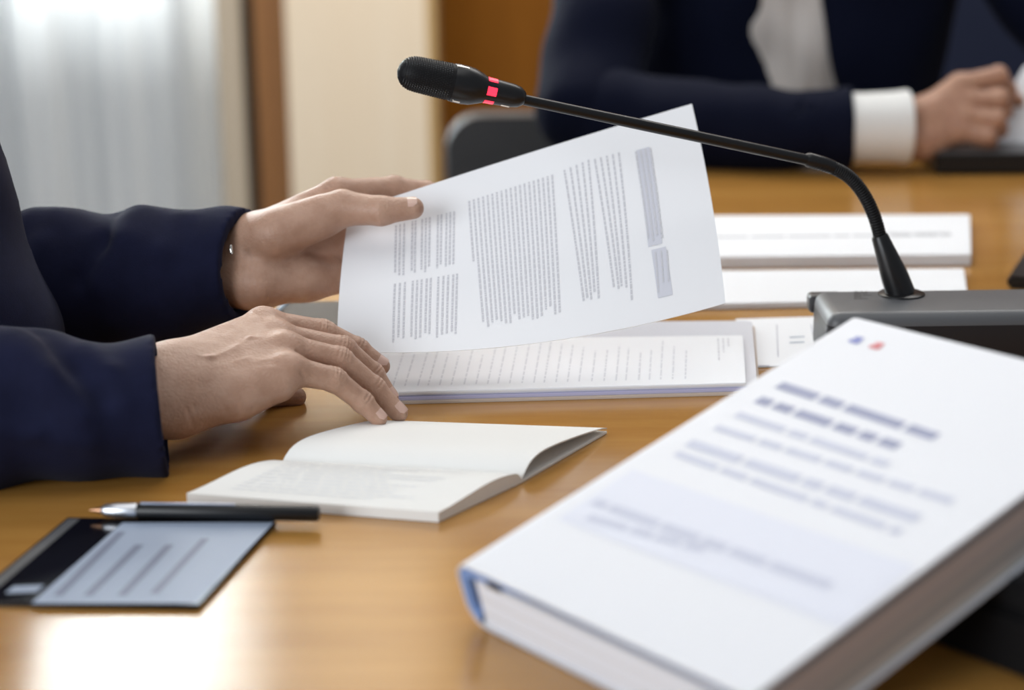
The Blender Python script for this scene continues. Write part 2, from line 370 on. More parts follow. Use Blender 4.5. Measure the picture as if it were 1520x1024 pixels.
def doc(name, c4, thick, m, label, cat, text=None, group=None, bev=.0006, mtext=None, tname='printed_text'):
    o = meshobj(name, *slab(c4, thick, bev), m, smooth=False); tag(o, label, cat, group)
    if text:
        S, N = flat_surface(c4); v, f = strips(S, N, text(S)); meshobj(tname, v, f, mtext or M_PRINT2, o, smooth=False)
    return o
def rect(p, q, depth, h, back=True):         # world rectangle from its front edge p-q (at height h) going away by depth
    p, q = np.array(p, float), np.array(q, float); p[2] = q[2] = TZ + h; e = unit(q - p); n = np.array([-e[1], e[0], 0])
    return [p, q, q + n * depth, p + n * depth]
# main pile in front of the man
pl, pr_ = T(543, 602, 0), T(1128, 586, 0)
pb_r, pb_l = T(1120, 476, .006), T(575, 480, .006)
def pile(i0, i1, f0_, f1_, h):
    def at(a, b): e = a[:2] + (b[:2] - a[:2]); return e
    def bl(u, v): q = (1 - u) * (1 - v) * pl + u * (1 - v) * pr_ + u * v * pb_r + (1 - u) * v * pb_l; q = q.copy(); q[2] = TZ + h; return q
    return [bl(i0, f0_), bl(i1, f0_), bl(i1, f1_), bl(i0, f1_)]
c0 = pile(0, 1, 0, .97, .0028)
doc('card_folder', c0, .0028, M_TAN, 'thin tan card folder at the bottom of the central paper pile', 'folder')
c1 = pile(.004, .99, .008, .9, .0058)
doc('lilac_document', c1, .003, M_LILAC, 'lilac-edged bundle of sheets between the tan folder and the printed pages', 'paper')
# clear sleeve with round corners
def round_sheet(c4, r, thick, n=8):
    a, b, c, d = [np.asarray(q, float) for q in c4]; pts = []
    for k, (p, e1, e2) in enumerate(((a, unit(d - a), unit(b - a)), (b, unit(a - b), unit(c - b)), (c, unit(b - c), unit(d - c)), (d, unit(c - d), unit(a - d)))):
        rr = r
        for i in range(n + 1):
            t = i / n * math.pi / 2; pts.append(p + e1 * rr * (1 - math.sin(t)) + e2 * rr * (1 - math.cos(t)))
    m = len(pts); V = pts + [q - np.array([0, 0, thick]) for q in pts]
    return V, [list(range(m)), list(range(2 * m - 1, m - 1, -1))] + [[i, m + i, m + (i + 1) % m, (i + 1) % m] for i in range(m)]
M_SLEEVE = mat('sleeve_film', (.80, .81, .87), .22, .5)
cs_ = pile(.004, .993, .02, .985, .0070)
tag(meshobj('plastic_sleeve', *round_sheet(cs_, .009, .0011), M_SLEEVE, smooth=False), 'glossy plastic sleeve with rounded corners under the printed pages of the central pile', 'sleeve')
c2 = pile(.008, .965, .012, .70, .0098)
def pile_text(S):
    it = []
    for k in range(26):
        u = .06 + k * .031 + random.uniform(-.003, .003)
        it += words(u, .10, u + .006, .93, .0022, 0, .09, .02, .35)
    return it
def date_text(S):
    it = []
    for k in range(3): it += words(.93 + k * .014, .93, .93 + k * .014, .45 + .15 * k, .0022, 0, .05, .015, .1)
    return it
doc('printed_pages', c2, .0026, M_PAPER, 'white printed pages topmost on the central pile beneath the lifted sheet', 'paper', pile_text, tname='body_text')
S, N = flat_surface(c2); v, f = strips(S, N, date_text(S)); meshobj('date_text', v, f, M_PRINT, COL.objects['printed_pages'], smooth=False)
# form with a small mark, behind the pile at the microphone
cf = [T(1085, 548, 0), T(1262, 541, 0), T(1258, 468, .0012), T(1092, 473, .0012)]
for q in cf: q[2] = TZ + .0012
fo = doc('printed_form', cf, .0011, M_PAPER, 'white printed form with ruled lines and a small two-bar mark beside the microphone base', 'paper')
S, N = flat_surface(cf)
it = []
for (xa, ya, xb, yb, w) in ((1153, 482, 1155, 530, .8), (1204, 482, 1209, 508, .8), (1124, 543, 1142, 543, 1.2), (1124, 549, 1140, 549, .8)):
    ua, va = uv_of(S, xa, ya); ub, vb = uv_of(S, xb, yb); vert = abs(xb - xa) < abs(yb - ya)
    it.append((ua, va, ub, vb, .0035 * w if vert else 0, 0 if vert else .004 * w))
v, f = strips(S, N, it, seg=2); meshobj('ruled_line', v, f, M_PRINTD, fo, smooth=False)
it = []
for (ya,) in ((500,), (508,)):
    ua, va = uv_of(S, 1172, ya + 1); ub, vb = uv_of(S, 1194, ya); it.append((ua, va, ub, vb, 0, .0085))
v, f = strips(S, N, it, seg=2); meshobj('printed_mark', v, f, mat('mark_slate', (.16, .24, .34), .6), fo, smooth=False)
# two stacks further back
ca = [T(1000, 399, 0) , T(1441, 394, 0), T(1440, 318, .012), T(1030, 320, .012)]
for q in ca: q[2] = TZ + .012
def far_text(S):
    it = []
    for (xa, ya, xb, yb, w) in ((1062, 352, 1412, 349, .016), (1300, 347, 1410, 346, .01)):
        ua, va = uv_of(S, xa, ya); ub, vb = uv_of(S, xb, yb); it += words(ua, va, ub, vb, 0, w, .12, .01)
    return it
doc('document_stack', ca, .012, M_PAPER, 'thick white document with a grey heading, farthest paper, behind the gooseneck', 'paper', far_text, bev=.001, mtext=mat('heading_grey', (.40, .41, .44), .7))
cb = [T(960, 462, 0), T(1437, 452, 0), T(1431, 398, .006), T(960, 402, .006)]
for q in cb: q[2] = TZ + .006
cb = [np.array(q) for q in cb]
doc('blank_pages', cb, .006, M_PAPER, 'plain white pages between the microphone base and the farthest thick document', 'paper', bev=.001)
# grey tablet under the far hand
g0, g1 = T(386, 486, .007), T(428, 448, .007); gw = unit(np.array([.98, .06, 0])) * .19
gt = meshobj('tablet_case', *slab([g0, g0 + gw, g1 + gw, g1], .007, .002), M_GREYTAB, smooth=False); tag(gt, 'dark grey flat tablet case lying under the hand that holds the sheet', 'tablet')
v, f = tube([g0 + np.array([.0, 0, .0006]), g1 + np.array([0, 0, .0006])], .0022, 8); meshobj('rim', v, f, M_PALEBLUE, gt)['label'] = 'rim with a pale blue highlight painted on'  # pale blue highlight painted along the case edge
# ------------------------------------------------------------------ the lifted sheet
BLp, BRp, TLp, TRp = (500, 522), (1077, 450), (518, 314), (1027, 154)
DBL, DBR, DTL, DTR = 1.605, 1.62, 1.70, 1.74
def S_sheet(u, v):
    x = (1 - u) * (1 - v) * BLp[0] + u * (1 - v) * BRp[0] + u * v * TRp[0] + (1 - u) * v * TLp[0]
    y = (1 - u) * (1 - v) * BLp[1] + u * (1 - v) * BRp[1] + u * v * TRp[1] + (1 - u) * v * TLp[1]
    D = (1 - u) * (1 - v) * DBL + u * (1 - v) * DBR + u * v * DTR + (1 - u) * v * DTL
    y += 4 * u * (1 - u) * 24 * (1 - v) ** 1.2 - 4 * u * (1 - u) * 3 * v
    x += 4 * v * (1 - v) * (-4 * (1 - u) + 5 * u)
    D += -.018 * math.sin(math.pi * u) * (1 - v) + .012 * math.sin(math.pi * v) * (1 - u)
    return P(x, y, D)
def N_sheet(u, v, e=1e-3):
    a = np.asarray(S_sheet(u + e, v)) - np.asarray(S_sheet(u - e, v)); b = np.asarray(S_sheet(u, v + e)) - np.asarray(S_sheet(u, v - e)); return unit(np.cross(a, b))
n_u, n_v = 48, 32
V = [S_sheet(i / n_u, j / n_v) for j in range(n_v + 1) for i in range(n_u + 1)]
Vb = [np.asarray(S_sheet(i / n_u, j / n_v)) - .0004 * N_sheet(i / n_u, j / n_v) for j in range(n_v + 1) for i in range(n_u + 1)]
m_ = len(V); gi = lambda i, j: j * (n_u + 1) + i
F = [[gi(i, j), gi(i + 1, j), gi(i + 1, j + 1), gi(i, j + 1)] for j in range(n_v) for i in range(n_u)]
F += [[m_ + q for q in f[::-1]] for f in F[:n_u * n_v]]
for i in range(n_u): F += [[gi(i, 0), m_ + gi(i, 0), m_ + gi(i + 1, 0), gi(i + 1, 0)], [gi(i + 1, n_v), m_ + gi(i + 1, n_v), m_ + gi(i, n_v), gi(i, n_v)]]
for j in range(n_v): F += [[gi(0, j + 1), m_ + gi(0, j + 1), m_ + gi(0, j), gi(0, j)], [gi(n_u, j), m_ + gi(n_u, j), m_ + gi(n_u, j + 1), gi(n_u, j + 1)]]
sheet = meshobj('paper_sheet', V + Vb, F, M_SHEET); tag(sheet, 'lifted white sheet of small print held upright between thumb and fingers', 'paper')
zz = lambda zx, zy: (490 + zx * .4686, 140 + zy * .4686)
it_, itb = [], []
def vline(zx0, zy0, zx1, zy1, w=.0026, wl=.02, rag=.06):
    a = uv_of(S_sheet, *zz(zx0, zy0)); b = uv_of(S_sheet, *zz(zx1, zy1)); return words(a[0], a[1], b[0], b[1], w, 0, wl, .004, rag)
blocks = []
def block(lines): v, f = strips(S_sheet, N_sheet, sum(lines, []), .0003, 3); meshobj('text_block', v, f, M_PRINT, sheet)
block([vline(x + 3, 415 - (x - 206) * .24, x, 580 - (x - 206) * .17, rag=.1) for x in (206, 219, 232, 258, 268, 289, 301, 313, 339, 350, 366, 378, 390)])
block([vline(x + 2, 600 - (x - 203) * .16, x - 3, 786 - (x - 203) * .09, rag=.12) for x in (203, 219, 235, 260, 274, 288, 304, 317, 341, 357, 372, 388, 400)])
block([vline(440 + k * 14.6, 338 - k * 4.6, 474 + k * 14.1, 758 - k * 2.9, rag=.1 if k else .8) for k in range(19)])
block([vline(742 + k * 19, 240 - k * 8, 808 + k * 11, 690 - k * 5, rag=.15) for k in range(5)])
block([vline(838 + k * 19, 205 - k * 5, 900 + k * 14, (620 if k < 2 else 668) - k * 3, rag=.15) for k in range(5)])
for (q0, q1, hw) in (((990, 172), (1030, 478), .016), ((1040, 488), (1062, 640), .0165)):
    a = uv_of(S_sheet, *zz(*q0)); b = uv_of(S_sheet, *zz(*q1)); itb.append((a[0], a[1], b[0], b[1], hw * 1.15, 0))
v, f = strips(S_sheet, N_sheet, itb, .0003, 20); meshobj('shaded_box', v, f, M_PBOX, sheet)
it2 = []
for k in range(4): it2 += vline(968 + k * 15, 182 - k * 4, 1010 + k * 14, 470 - k * 3, .0024, .03)
for k in range(3): it2 += vline(1030 + k * 18, 500 - k * 3, 1040 + k * 17, 630 - k * 3, .002, .03, .3)
v, f = strips(S_sheet, N_sheet, it2, .0006, 3); meshobj('box_text', v, f, M_PRINT, sheet)
# ------------------------------------------------------------------ open notebook
GL, GR = T(417, 689, .004), T(775, 709, .004); FL, FR = T(278, 747, 0), T(651, 776, 0); BR = T(901, 641, .0015)
FL[2] = FR[2] = TZ
nb = thing('open_notebook', 'small open white notebook with a curled page lying near the pen', 'notebook', tuple((GL + GR) / 2 * np.array([1, 1, 0]) + np.array([0, 0, TZ])))
nt_ = 24
def nb_half(A0, A1, B0, B1, prof, thick_bottom, cols=10):
    """A: outer edge, B: gutter; profile gives the height over the table along t 0..1 (outer to gutter)"""
    V, F = [], []
    for k in range(nt_ + 1):
        t = k / nt_
        for i in range(cols + 1):
            s = i / cols; a = A0 + (A1 - A0) * s; b = B0 + (B1 - B0) * s; p = a + (b - a) * t; V.append((p[0], p[1], TZ + prof(t, s)))
    n = len(V)
    for k in range(nt_ + 1):
        t = k / nt_
        for i in range(cols + 1):
            p = V[k * (cols + 1) + i]; V.append((p[0], p[1], TZ + thick_bottom(t, s)))
    q = lambda k, i: k * (cols + 1) + i
    for k in range(nt_):
        for i in range(cols): F += [[q(k, i), q(k, i + 1), q(k + 1, i + 1), q(k + 1, i)], [n + q(k + 1, i), n + q(k + 1, i + 1), n + q(k, i + 1), n + q(k, i)]]
        F += [[n + q(k, 0), q(k, 0), q(k + 1, 0), n + q(k + 1, 0)], [q(k, cols), n + q(k, cols), n + q(k + 1, cols), q(k + 1, cols)]]
    for i in range(cols): F += [[q(0, i), n + q(0, i), n + q(0, i + 1), q(0, i + 1)], [q(nt_, i + 1), n + q(nt_, i + 1), n + q(nt_, i), q(nt_, i)]]
    return V, F
fp = lambda t, s: .0075 + .0045 * math.sin(math.pi * min(t, 1) ** 1.6) - .0045 * max(0, (t - .93) / .07) ** 2
v, f = nb_half(FL, FR, GL, GR, fp, lambda t, s: .0004); meshobj('page_block', v, f, M_PAPER2, nb)
SN = lambda u, v: np.array([*((FL + (FR - FL) * u) + ((GL + (GR - GL) * u) - (FL + (FR - FL) * u)) * v)[:2], TZ + fp(v, u)])
it = []
for k in range(11): it += words(.12, .16 + .065 * k, .9, .16 + .065 * k, 0, .008, .06, .012, .4)
v, f = strips(SN, lambda u, v: np.array([0, 0, 1.]), it, .0003, 3); meshobj('handwriting', v, f, mat('faint_ink', (.79, .80, .82), .8), nb)
BL = GL + (BR - GR) * np.array([1.0, .92, 1])
v, f = nb_half(BL, BR, GL, GR, lambda t, s: .0022, lambda t, s: .0004); meshobj('back_pages', v, f, M_PAPER2, nb)
def curl(t, s):                               # lifted page: low at the outer edge, arching up and down into the gutter
    w = 1 - t; return .0032 + (.0165 * (1 - math.exp(-w / .10)) * (1 - w) ** .75 + .0015 * w)
v, f = nb_half(BL, BR, GL, GR, curl, lambda t, s: 0); V = np.array(v); n = len(V) // 2
V[n:, 2] = V[:n, 2] - .0009; meshobj('curled_page', V, f, M_PAPER2, nb)
# ------------------------------------------------------------------ black tablet with a window reflection painted pale on its screen, pen
t1, t2, t3 = T(411, 772, .004), T(296, 898, .004), T(99, 767, .004); t4 = t3 + (t2 - t1)
tb = meshobj('desk_display', *slab([t4, t2, t1, t3], .004, .001), M_GLASSBLK, smooth=False); tag(tb, 'flat black display with a pale window reflection painted on its screen and dark bars lying under the pen', 'display')
S, N = flat_surface([t4, t2, t1, t3])
def quad(S, N, pts, off): return [np.asarray(S(u, v)) + off * np.asarray(N(u, v)) for u, v in pts], [[0, 1, 2, 3]]
a = [uv_of(S, 46, 896), uv_of(S, 293, 896), uv_of(S, 407, 775), uv_of(S, 182, 776)]
v, f = quad(S, N, a, .0002); sc_ = meshobj('screen', v, f, M_SCREEN, tb, smooth=False)
it = []
for (xa, ya, xb, yb) in ((180, 790, 85, 885), (207, 809, 130, 885), (252, 809, 180, 885), (305, 800, 228, 882)):
    u0, v0 = uv_of(S, xa, ya); u1, v1 = uv_of(S, xb, yb); it.append((u0, v0, u1, v1, .020, 0))
v, f = strips(S, N, it, .0004, 2); meshobj('dark_bar', v, f, M_SCREENB, tb, smooth=False)
u0, v0 = uv_of(S, 14, 876); u1, v1 = uv_of(S, 60, 874); v, f = strips(S, N, [(u0, v0, u1, v1, 0, .04)], .0004, 2); meshobj('pale_bar', v, f, M_SCREEN, tb, smooth=False)
u0, v0 = uv_of(S, 128, 771); u1, v1 = uv_of(S, 10, 850); v, f = strips(S, N, [(.05, .97, .05, 0.03, .028, 0)], .0004, 2); meshobj('frame_strip', v, f, M_GREY, tb, smooth=False)
hp = .004 + .0056
a, b = T(140, 757, hp), T(474, 762, hp); e = unit(b - a); L = np.linalg.norm(b - a)
pen = thing('ballpoint_pen', 'slim black pen with a silver tip resting across the display edge', 'pen', tuple((a + b) / 2))
v, f = tube([a + e * L * t for t in (.19, .20, .60, .985, 1.0)], [.0048, .0054, .0055, .0055, .0045], 20); meshobj('barrel', v, f, M_BLACK, pen)
v, f = tube([a + e * L * t for t in (.03, .05, .10, .185, .195)], [.0022, .0042, .0050, .0052, .0049], 20); meshobj('tip_sleeve', v, f, M_SILVER, pen)['label'] = 'silver front sleeve'
v, f = tube([a + e * L * t for t in (-.02, 0, .035)], [.0006, .0013, .0026], 12); meshobj('point', v, f, mat('brass_point', (.45, .25, .15), .3, metal=1), pen)
v, f = rbox((L * .42, .0022, .0012), .0004); meshobj('clip', frame((a + e * L * .42) + np.array([0, -.001, .0058]), e, np.cross((0, 0, 1), e), (0, 0, 1))(v), f, mat('steel_blue', (.32, .36, .46), .3, metal=.8), pen)
# ------------------------------------------------------------------ foreground document in its cover
A = np.array([-.0355, 1.079, TZ + .0425]); B = np.array([.2215, 1.281, TZ + .1345]); C = np.array([.1165, .884, TZ + .0415])
e1 = unit(B - A); LB = np.linalg.norm(B - A); e2 = C - A; e2 = unit(e2 - e1 * (e2 @ e1)); WB = .241; nn = unit(np.cross(e2, e1))
if nn[2] < 0: nn = -nn
TH = .043; lift = 0.0
bk = thing('bound_document', 'thick white covered document tilted up in the foreground, blue printed title', 'binder', tuple(A))
loc = frame(A, e2, e1, nn)
def prof(r, inset, t, W):
    p = [(W, -inset)]
    for k in range(9): q = math.pi / 2 + k / 8 * math.pi / 2; p.append((r + (r - inset) * math.cos(q), -r + (r - inset) * math.sin(q)))
    r2 = .016
    for k in range(9): q = math.pi + k / 8 * math.pi / 2; p.append((r2 + (r2 - inset) * math.cos(q), -t + r2 + (r2 - inset) * math.sin(q)))
    p.append((W, -t + inset)); return p
po, pi_ = prof(.012, 0, TH, WB), prof(.012, .0016, TH, WB)
n = len(po); ny = 6; V = []
for j in range(ny + 1):
    y = LB * j / ny
    V += [(x, y, z) for x, z in po] + [(x, y, z) for x, z in pi_]
F = []
for j in range(ny):
    for i in range(n - 1):
        o_ = j * 2 * n; q_ = (j + 1) * 2 * n
        F += [[o_ + i, o_ + i + 1, q_ + i + 1, q_ + i], [o_ + n + i + 1, o_ + n + i, q_ + n + i, q_ + n + i + 1]]
    for i in (0, n - 1): F.append([o_ + i, q_ + i, q_ + n + i, o_ + n + i] if i == 0 else [o_ + n + i, q_ + n + i, q_ + i, o_ + i])
for j in (0, ny):
    for i in range(n - 1): F.append([j * 2 * n + i, j * 2 * n + n + i, j * 2 * n + n + i + 1, j * 2 * n + i + 1])
cov = meshobj('cover', loc(V), F, M_COVER, bk, smooth=False)
# blue band inside the spine
pl1, pl2 = prof(.012, .0018, TH, .075), prof(.012, .0086, TH, .075)
pl1, pl2 = pl1[:-3], pl2[:-3]; pl2[0] = (.075, -.0024); n = len(pl1); V = []
for y in (.0005, LB - .002): V += [(x, y, z) for x, z in pl1] + [(x, y, z) for x, z in pl2]
F = []
for i in range(n - 1):
    F += [[n + i, n + i + 1, 3 * n + i + 1, 3 * n + i], [i, n + i, n + i + 1, i + 1], [2 * n + i, 2 * n + i + 1, 3 * n + i + 1, 3 * n + i], [i, i + 1, 2 * n + i + 1, 2 * n + i]]
meshobj('spine_band', loc(V), F, M_BLUEBAND, bk)['label'] = 'blue band inside the spine'
# page block; fore edge has shade and wood reflection painted in brown-grey
def pgblock():
    parts = []; z0, z1 = -TH + .0022, -.0088; x0, x1 = .0150, WB - .003; y0, y1 = .0012, LB - .003
    nl = 9
    for k in range(nl):
        a_, b_ = z0 + (z1 - z0) * k / nl, z0 + (z1 - z0) * (k + 1) / nl; dx = random.uniform(-.0012, .0)
        v, f = rbox((x1 + dx - x0, y1 - y0, b_ - a_ + .0002), .0005, 1); parts.append((v + np.array([(x0 + x1 + dx) / 2, (y0 + y1) / 2, (a_ + b_) / 2]), f))
    return join(parts)
v, f, I = pgblock()
pgm = [M_FORE, mat('page_edges_second', (.76, .765, .80), .8)]
meshobj('page_block', loc(v), f, M_FORE, bk, smooth=False, mats=pgm, mi=[(0, 0, 1, 0, 0, 1, 0, 0, 1)[k] for k in I])
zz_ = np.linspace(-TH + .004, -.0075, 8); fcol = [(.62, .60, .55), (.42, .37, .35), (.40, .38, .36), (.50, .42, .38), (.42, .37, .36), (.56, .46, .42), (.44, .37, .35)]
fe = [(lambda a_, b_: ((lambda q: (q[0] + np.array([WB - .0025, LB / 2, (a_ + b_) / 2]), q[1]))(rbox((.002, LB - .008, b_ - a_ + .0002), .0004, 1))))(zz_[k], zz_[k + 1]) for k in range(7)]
v, f, I = join(fe); meshobj('shaded_fore_edge', loc(v), f, None, bk, smooth=False, mats=[mat('shaded_fore_edge_%d' % k, c, .8) for k, c in enumerate(fcol)], mi=I)['label'] = 'striped fore edge, shade and wood reflection painted brown-grey'
v, f = rbox((.012, .004, .004), .001); meshobj('ring_clip', loc(v + np.array([.036, .0008, -.0058])), f, M_BLACK, bk)['label'] = 'small dark binding clip'
v, f = rbox((WB - .06, .003, .003), .001); meshobj('cover_gap_strip', loc(v + np.array([.045 + (WB - .06) / 2, .0022, -.0045])), f, mat('slate_strip', (.17, .22, .36), .6), bk)  # slate-blue strip in the gap under the cover
SB = lambda u, v: A + e2 * u + e1 * v; NB = lambda u, v: nn
z5 = lambda zx, zy: (650 + .5724 * zx, 450 + .5724 * zy)
def bline(p, q, w, wl, rag=0.0):
    a = uv_of(SB, *z5(*p)); b = uv_of(SB, *z5(*q)); d = unit(np.array(b) - np.array(a)); return words(a[0], a[1], b[0], b[1], -d[1] * w, d[0] * w, wl, .004, rag)
it = bline((885, 212), (1305, 352), .0042, .034) + bline((830, 250), (1195, 372), .0042, .022)
v, f = strips(SB, NB, it, .0003, 2); meshobj('title_text', v, f, M_CTXT, bk, smooth=False)
it = bline((775, 288), (1185, 425), .0032, .03) + bline((720, 322), (1345, 518), .003, .03) + bline((650, 362), (1265, 566), .0042, .03) + bline((618, 390), (1205, 596), .003, .03, .1)
v, f = strips(SB, NB, it, .0003, 2); meshobj('subtitle_text', v, f, M_CTXT2, bk, smooth=False)
cq = [uv_of(SB, *z5(*p)) for p in ((310, 560), (1045, 842), (1240, 682), (505, 432))]
v, f = quad(SB, NB, cq, .0003); meshobj('shaded_panel', v, f, M_CBOX, bk, smooth=False)
it = bline((405, 515), (1030, 738), .0036, .03) + bline((390, 556), (690, 640), .003, .03)
v, f = strips(SB, NB, it, .0006, 2); meshobj('panel_text', v, f, M_CTXT2, bk, smooth=False)
for (p, m, nm) in (((1085, 97), M_BLUE, 'blue'), ((1138, 112), M_RED, 'red')):
    u, w = uv_of(SB, *z5(*p)); V = [SB(u, w) + nn * .0004 + (.0047) * (math.cos(k * math.pi / 5) * e1 + math.sin(k * math.pi / 5) * e2) * (1 + .25 * math.sin(k * 2.2)) for k in range(10)]
    meshobj('emblem_dot', V, [list(range(10))], m, bk, smooth=False)['label'] = nm + ' printed emblem spot'
# dark case added to prop its far end, where only shadow shows
zl = lambda u, v: A + e2 * u + e1 * v - nn * TH
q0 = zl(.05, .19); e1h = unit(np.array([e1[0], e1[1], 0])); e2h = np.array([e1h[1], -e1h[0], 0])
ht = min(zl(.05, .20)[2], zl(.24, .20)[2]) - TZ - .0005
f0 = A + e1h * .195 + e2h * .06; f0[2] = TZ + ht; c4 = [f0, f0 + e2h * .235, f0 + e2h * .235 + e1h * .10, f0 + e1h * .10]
dc = thing('added_case', 'added black case filling the shadow under the raised end of the thick document', 'case', tuple((c4[0] + c4[2]) / 2 * np.array([1, 1, 0]) + np.array([0, 0, TZ])))
dn = np.array([0, 0, 1.0])
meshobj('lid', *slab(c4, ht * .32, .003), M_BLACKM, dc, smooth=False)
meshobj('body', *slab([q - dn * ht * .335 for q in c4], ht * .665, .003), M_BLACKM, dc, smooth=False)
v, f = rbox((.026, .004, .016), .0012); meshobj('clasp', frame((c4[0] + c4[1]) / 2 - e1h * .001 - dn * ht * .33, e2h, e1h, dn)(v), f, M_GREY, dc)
# ------------------------------------------------------------------ conference microphone
HB = .056
mb0 = T(1338, 437, HB); x_l = T(1232, 470, HB)[0]; yF = T(1300, 466, HB)[1]; yB = T(1330, 428, HB)[1]
mic = thing('conference_microphone', 'black gooseneck conference microphone with red lights on a grey base', 'microphone', (mb0[0] + .05, mb0[1], TZ))
bw = .30; v, f = rbox((bw, yB - yF, HB - .004), .011, 5)
v = np.array(v); 
mbx = np.array([x_l + bw / 2, (yF + yB) / 2, TZ + .004 + (HB - .004) / 2]); fm = np.where(v[:, 2] < .0)[0]
vv = v + mbx; I = []
for q in f:
    cz = np.mean([v[i][2] for i in q]); cy = np.mean([v[i][1] for i in q]); nrm = np.cross(v[q[1]] - v[q[0]], v[q[2]] - v[q[0]])
    I.append(1 if cz < (HB - .004) / 2 - .013 else 0)
meshobj('base', vv, f, M_GREY, mic, mats=[M_GREY, M_BASEF], mi=I)
v, f = rbox((bw - .01, (yB - yF) + .012, .012), .003); meshobj('foot', v + np.array([x_l + bw / 2, (yF + yB) / 2 + .01, TZ + .006]), f, M_BASEF, mic)
v, f = rbox((.03, .02, .016), .004); meshobj('rear_lug', v + np.array([x_l + .0115, yB + .002, TZ + HB - .012]), f, M_BASEF, mic)
v, f = tube([mb0 + np.array([0, 0, -.002]), mb0 + np.array([0, 0, .0012]), mb0 + np.array([0, 0, .002])], [.0198, .0198, .0185], 36); meshobj('mounting_ring', v, f, M_BLACK, mic)
Dm = float((mb0 - CAM) @ FW)
ct = P(1305, 349, Dm - .012)
v, f = tube([mb0, mb0 + (ct - mb0) * .3, mb0 + (ct - mb0) * .97, ct], [.0122, .0118, .0072, .0062], 28); meshobj('neck_boot', v, f, M_BLACK, mic)
gp = spline([P(1307, 354, Dm - .011), P(1298, 322, Dm - .018), P(1283, 290, Dm - .026), P(1262, 264, Dm - .034), P(1236, 249, Dm - .041), P(1203, 239, Dm - .048)], 90)
rr = .0056 + .00035 * np.cos(np.arange(90) * math.pi)
v, f = tube(gp, rr, 18); meshobj('gooseneck', v, f, M_BLACKM, mic)
Dh = 1.53
v, f = tube([P(1236, 248.5, Dm - .041), P(1222, 243, Dm - .044), P(1200, 237, Dm - .049), P(1195, 236, Dm - .050)], [.0060, .0062, .0062, .0046], 20); meshobj('neck_collar', v, f, M_BLACK, mic)
r0, r1 = P(1200, 237.5, Dm - .049), P(768, 146, Dh + .012)
v, f = tube([r0 + (r1 - r0) * t for t in np.linspace(0, 1, 6)], [.0046] * 4 + [.0043, .0042], 20); meshobj('rod', v, f, M_BLACK, mic)
h0, h1 = P(590, 104, Dh - .012), P(779, 146, Dh + .012); ha = unit(h1 - h0); HL = np.linalg.norm(h1 - h0)
def lathe(prof_, seg=40): return tube([h0 + ha * HL * s for s, _ in prof_], [r for _, r in prof_], seg)
R1 = .0135
gpr = [(0, .001), (.012, .0055), (.035, .0090), (.07, .0115), (.11, .0130), (.16, R1), (.40, .0142), (.43, .0143)]
v, f = lathe(gpr); grille = meshobj('grille', v, f, M_BLACKM, mic)
# raised mesh pattern on the grille
ax2 = unit(np.cross(ha, (0, -1, .25))); ax3 = np.cross(ha, ax2); dots = []
for s in np.arange(.05, .40, .018):
    r = np.interp(s, [p[0] for p in gpr], [p[1] for p in gpr])
    for k in range(44):
        an = (k + .5 * (int(round(s / .018)) % 2)) / 44 * 2 * math.pi; dirv = math.cos(an) * ax2 + math.sin(an) * ax3; c = h0 + ha * HL * s + dirv * r
        tt = np.cross(ha, dirv); q = .00055
        dots.append(([c + dirv * .0005, c + ha * q, c + tt * q, c - ha * q, c - tt * q], [[0, 1, 2], [0, 2, 3], [0, 3, 4], [0, 4, 1]]))
v, f, _ = join(dots); meshobj('mesh_pattern', v, f, M_BLACK, grille, smooth=False)
hb = [(.425, .0146), (.45, .0150), (.52, .0150), (.58, .0143), (.64, .0122), (.68, .0105), (.70, .0100), (.78, .0098), (.90, .0092), (.955, .0080), (.985, .0060), (1.0, .0044)]
v, f = lathe(hb); meshobj('head_body', v, f, M_BLACK, mic)
cv = unit(CAM - (h0 + h1) / 2); cv = unit(cv - ha * (cv @ ha)); sv = np.cross(ha, cv)
if sv[2] < 0: sv = -sv
for ang in (-66, -2, 60):
    V = []; 
    for i in range(6):
        s = .685 + .075 * i / 5
        for k in range(7):
            an = math.radians(ang + (k / 6 - .5) * (38 if ang == -2 else 34)); r = np.interp(s, [p[0] for p in hb], [p[1] for p in hb]) + .0003; V.append(h0 + ha * HL * s + r * (math.cos(an) * cv + math.sin(an) * sv))
    F = [[i * 7 + k, i * 7 + k + 1, (i + 1) * 7 + k + 1, (i + 1) * 7 + k] for i in range(5) for k in range(6)]
    meshobj('indicator_light', V, F, M_LED, mic)['label'] = 'glowing red light segment'
for (s, ang, ln) in ((.475, 62, .05), (.475, -66, .03), (.855, -72, .035)):  # chrome insets added where the glossy collar catches highlights
    an = math.radians(ang); rr_ = np.interp(s, [p[0] for p in hb], [p[1] for p in hb]); c = h0 + ha * HL * s + (rr_ - .0004) * (math.cos(an) * cv + math.sin(an) * sv); n_ = math.cos(an) * cv + math.sin(an) * sv
    v, f = rbox((HL * ln * 2, .0024, .0016), .0006); meshobj('highlight_inset', frame(c, ha, np.cross(n_, ha), n_)(v), f, M_CHROME, mic)['label'] = 'chrome inset added as a highlight'
it = []
Sm = lambda u, v: np.array([u, v, TZ + HB]); Nm = lambda u, v: np.array([0, 0, 1.])
for k in range(5):
    a_ = uv_of(Sm, 1268, 433 + 2.6 * k) ; b_ = uv_of(Sm, 1300 - 2 * k, 433 + 2.6 * k); it += words(a_[0], a_[1], b_[0], b_[1], 0, .0012, .006, .0015, .3)
v, f = strips(Sm, Nm, it, .0002, 2); meshobj('printed_mark', v, f, M_BASEF, mic, smooth=False)
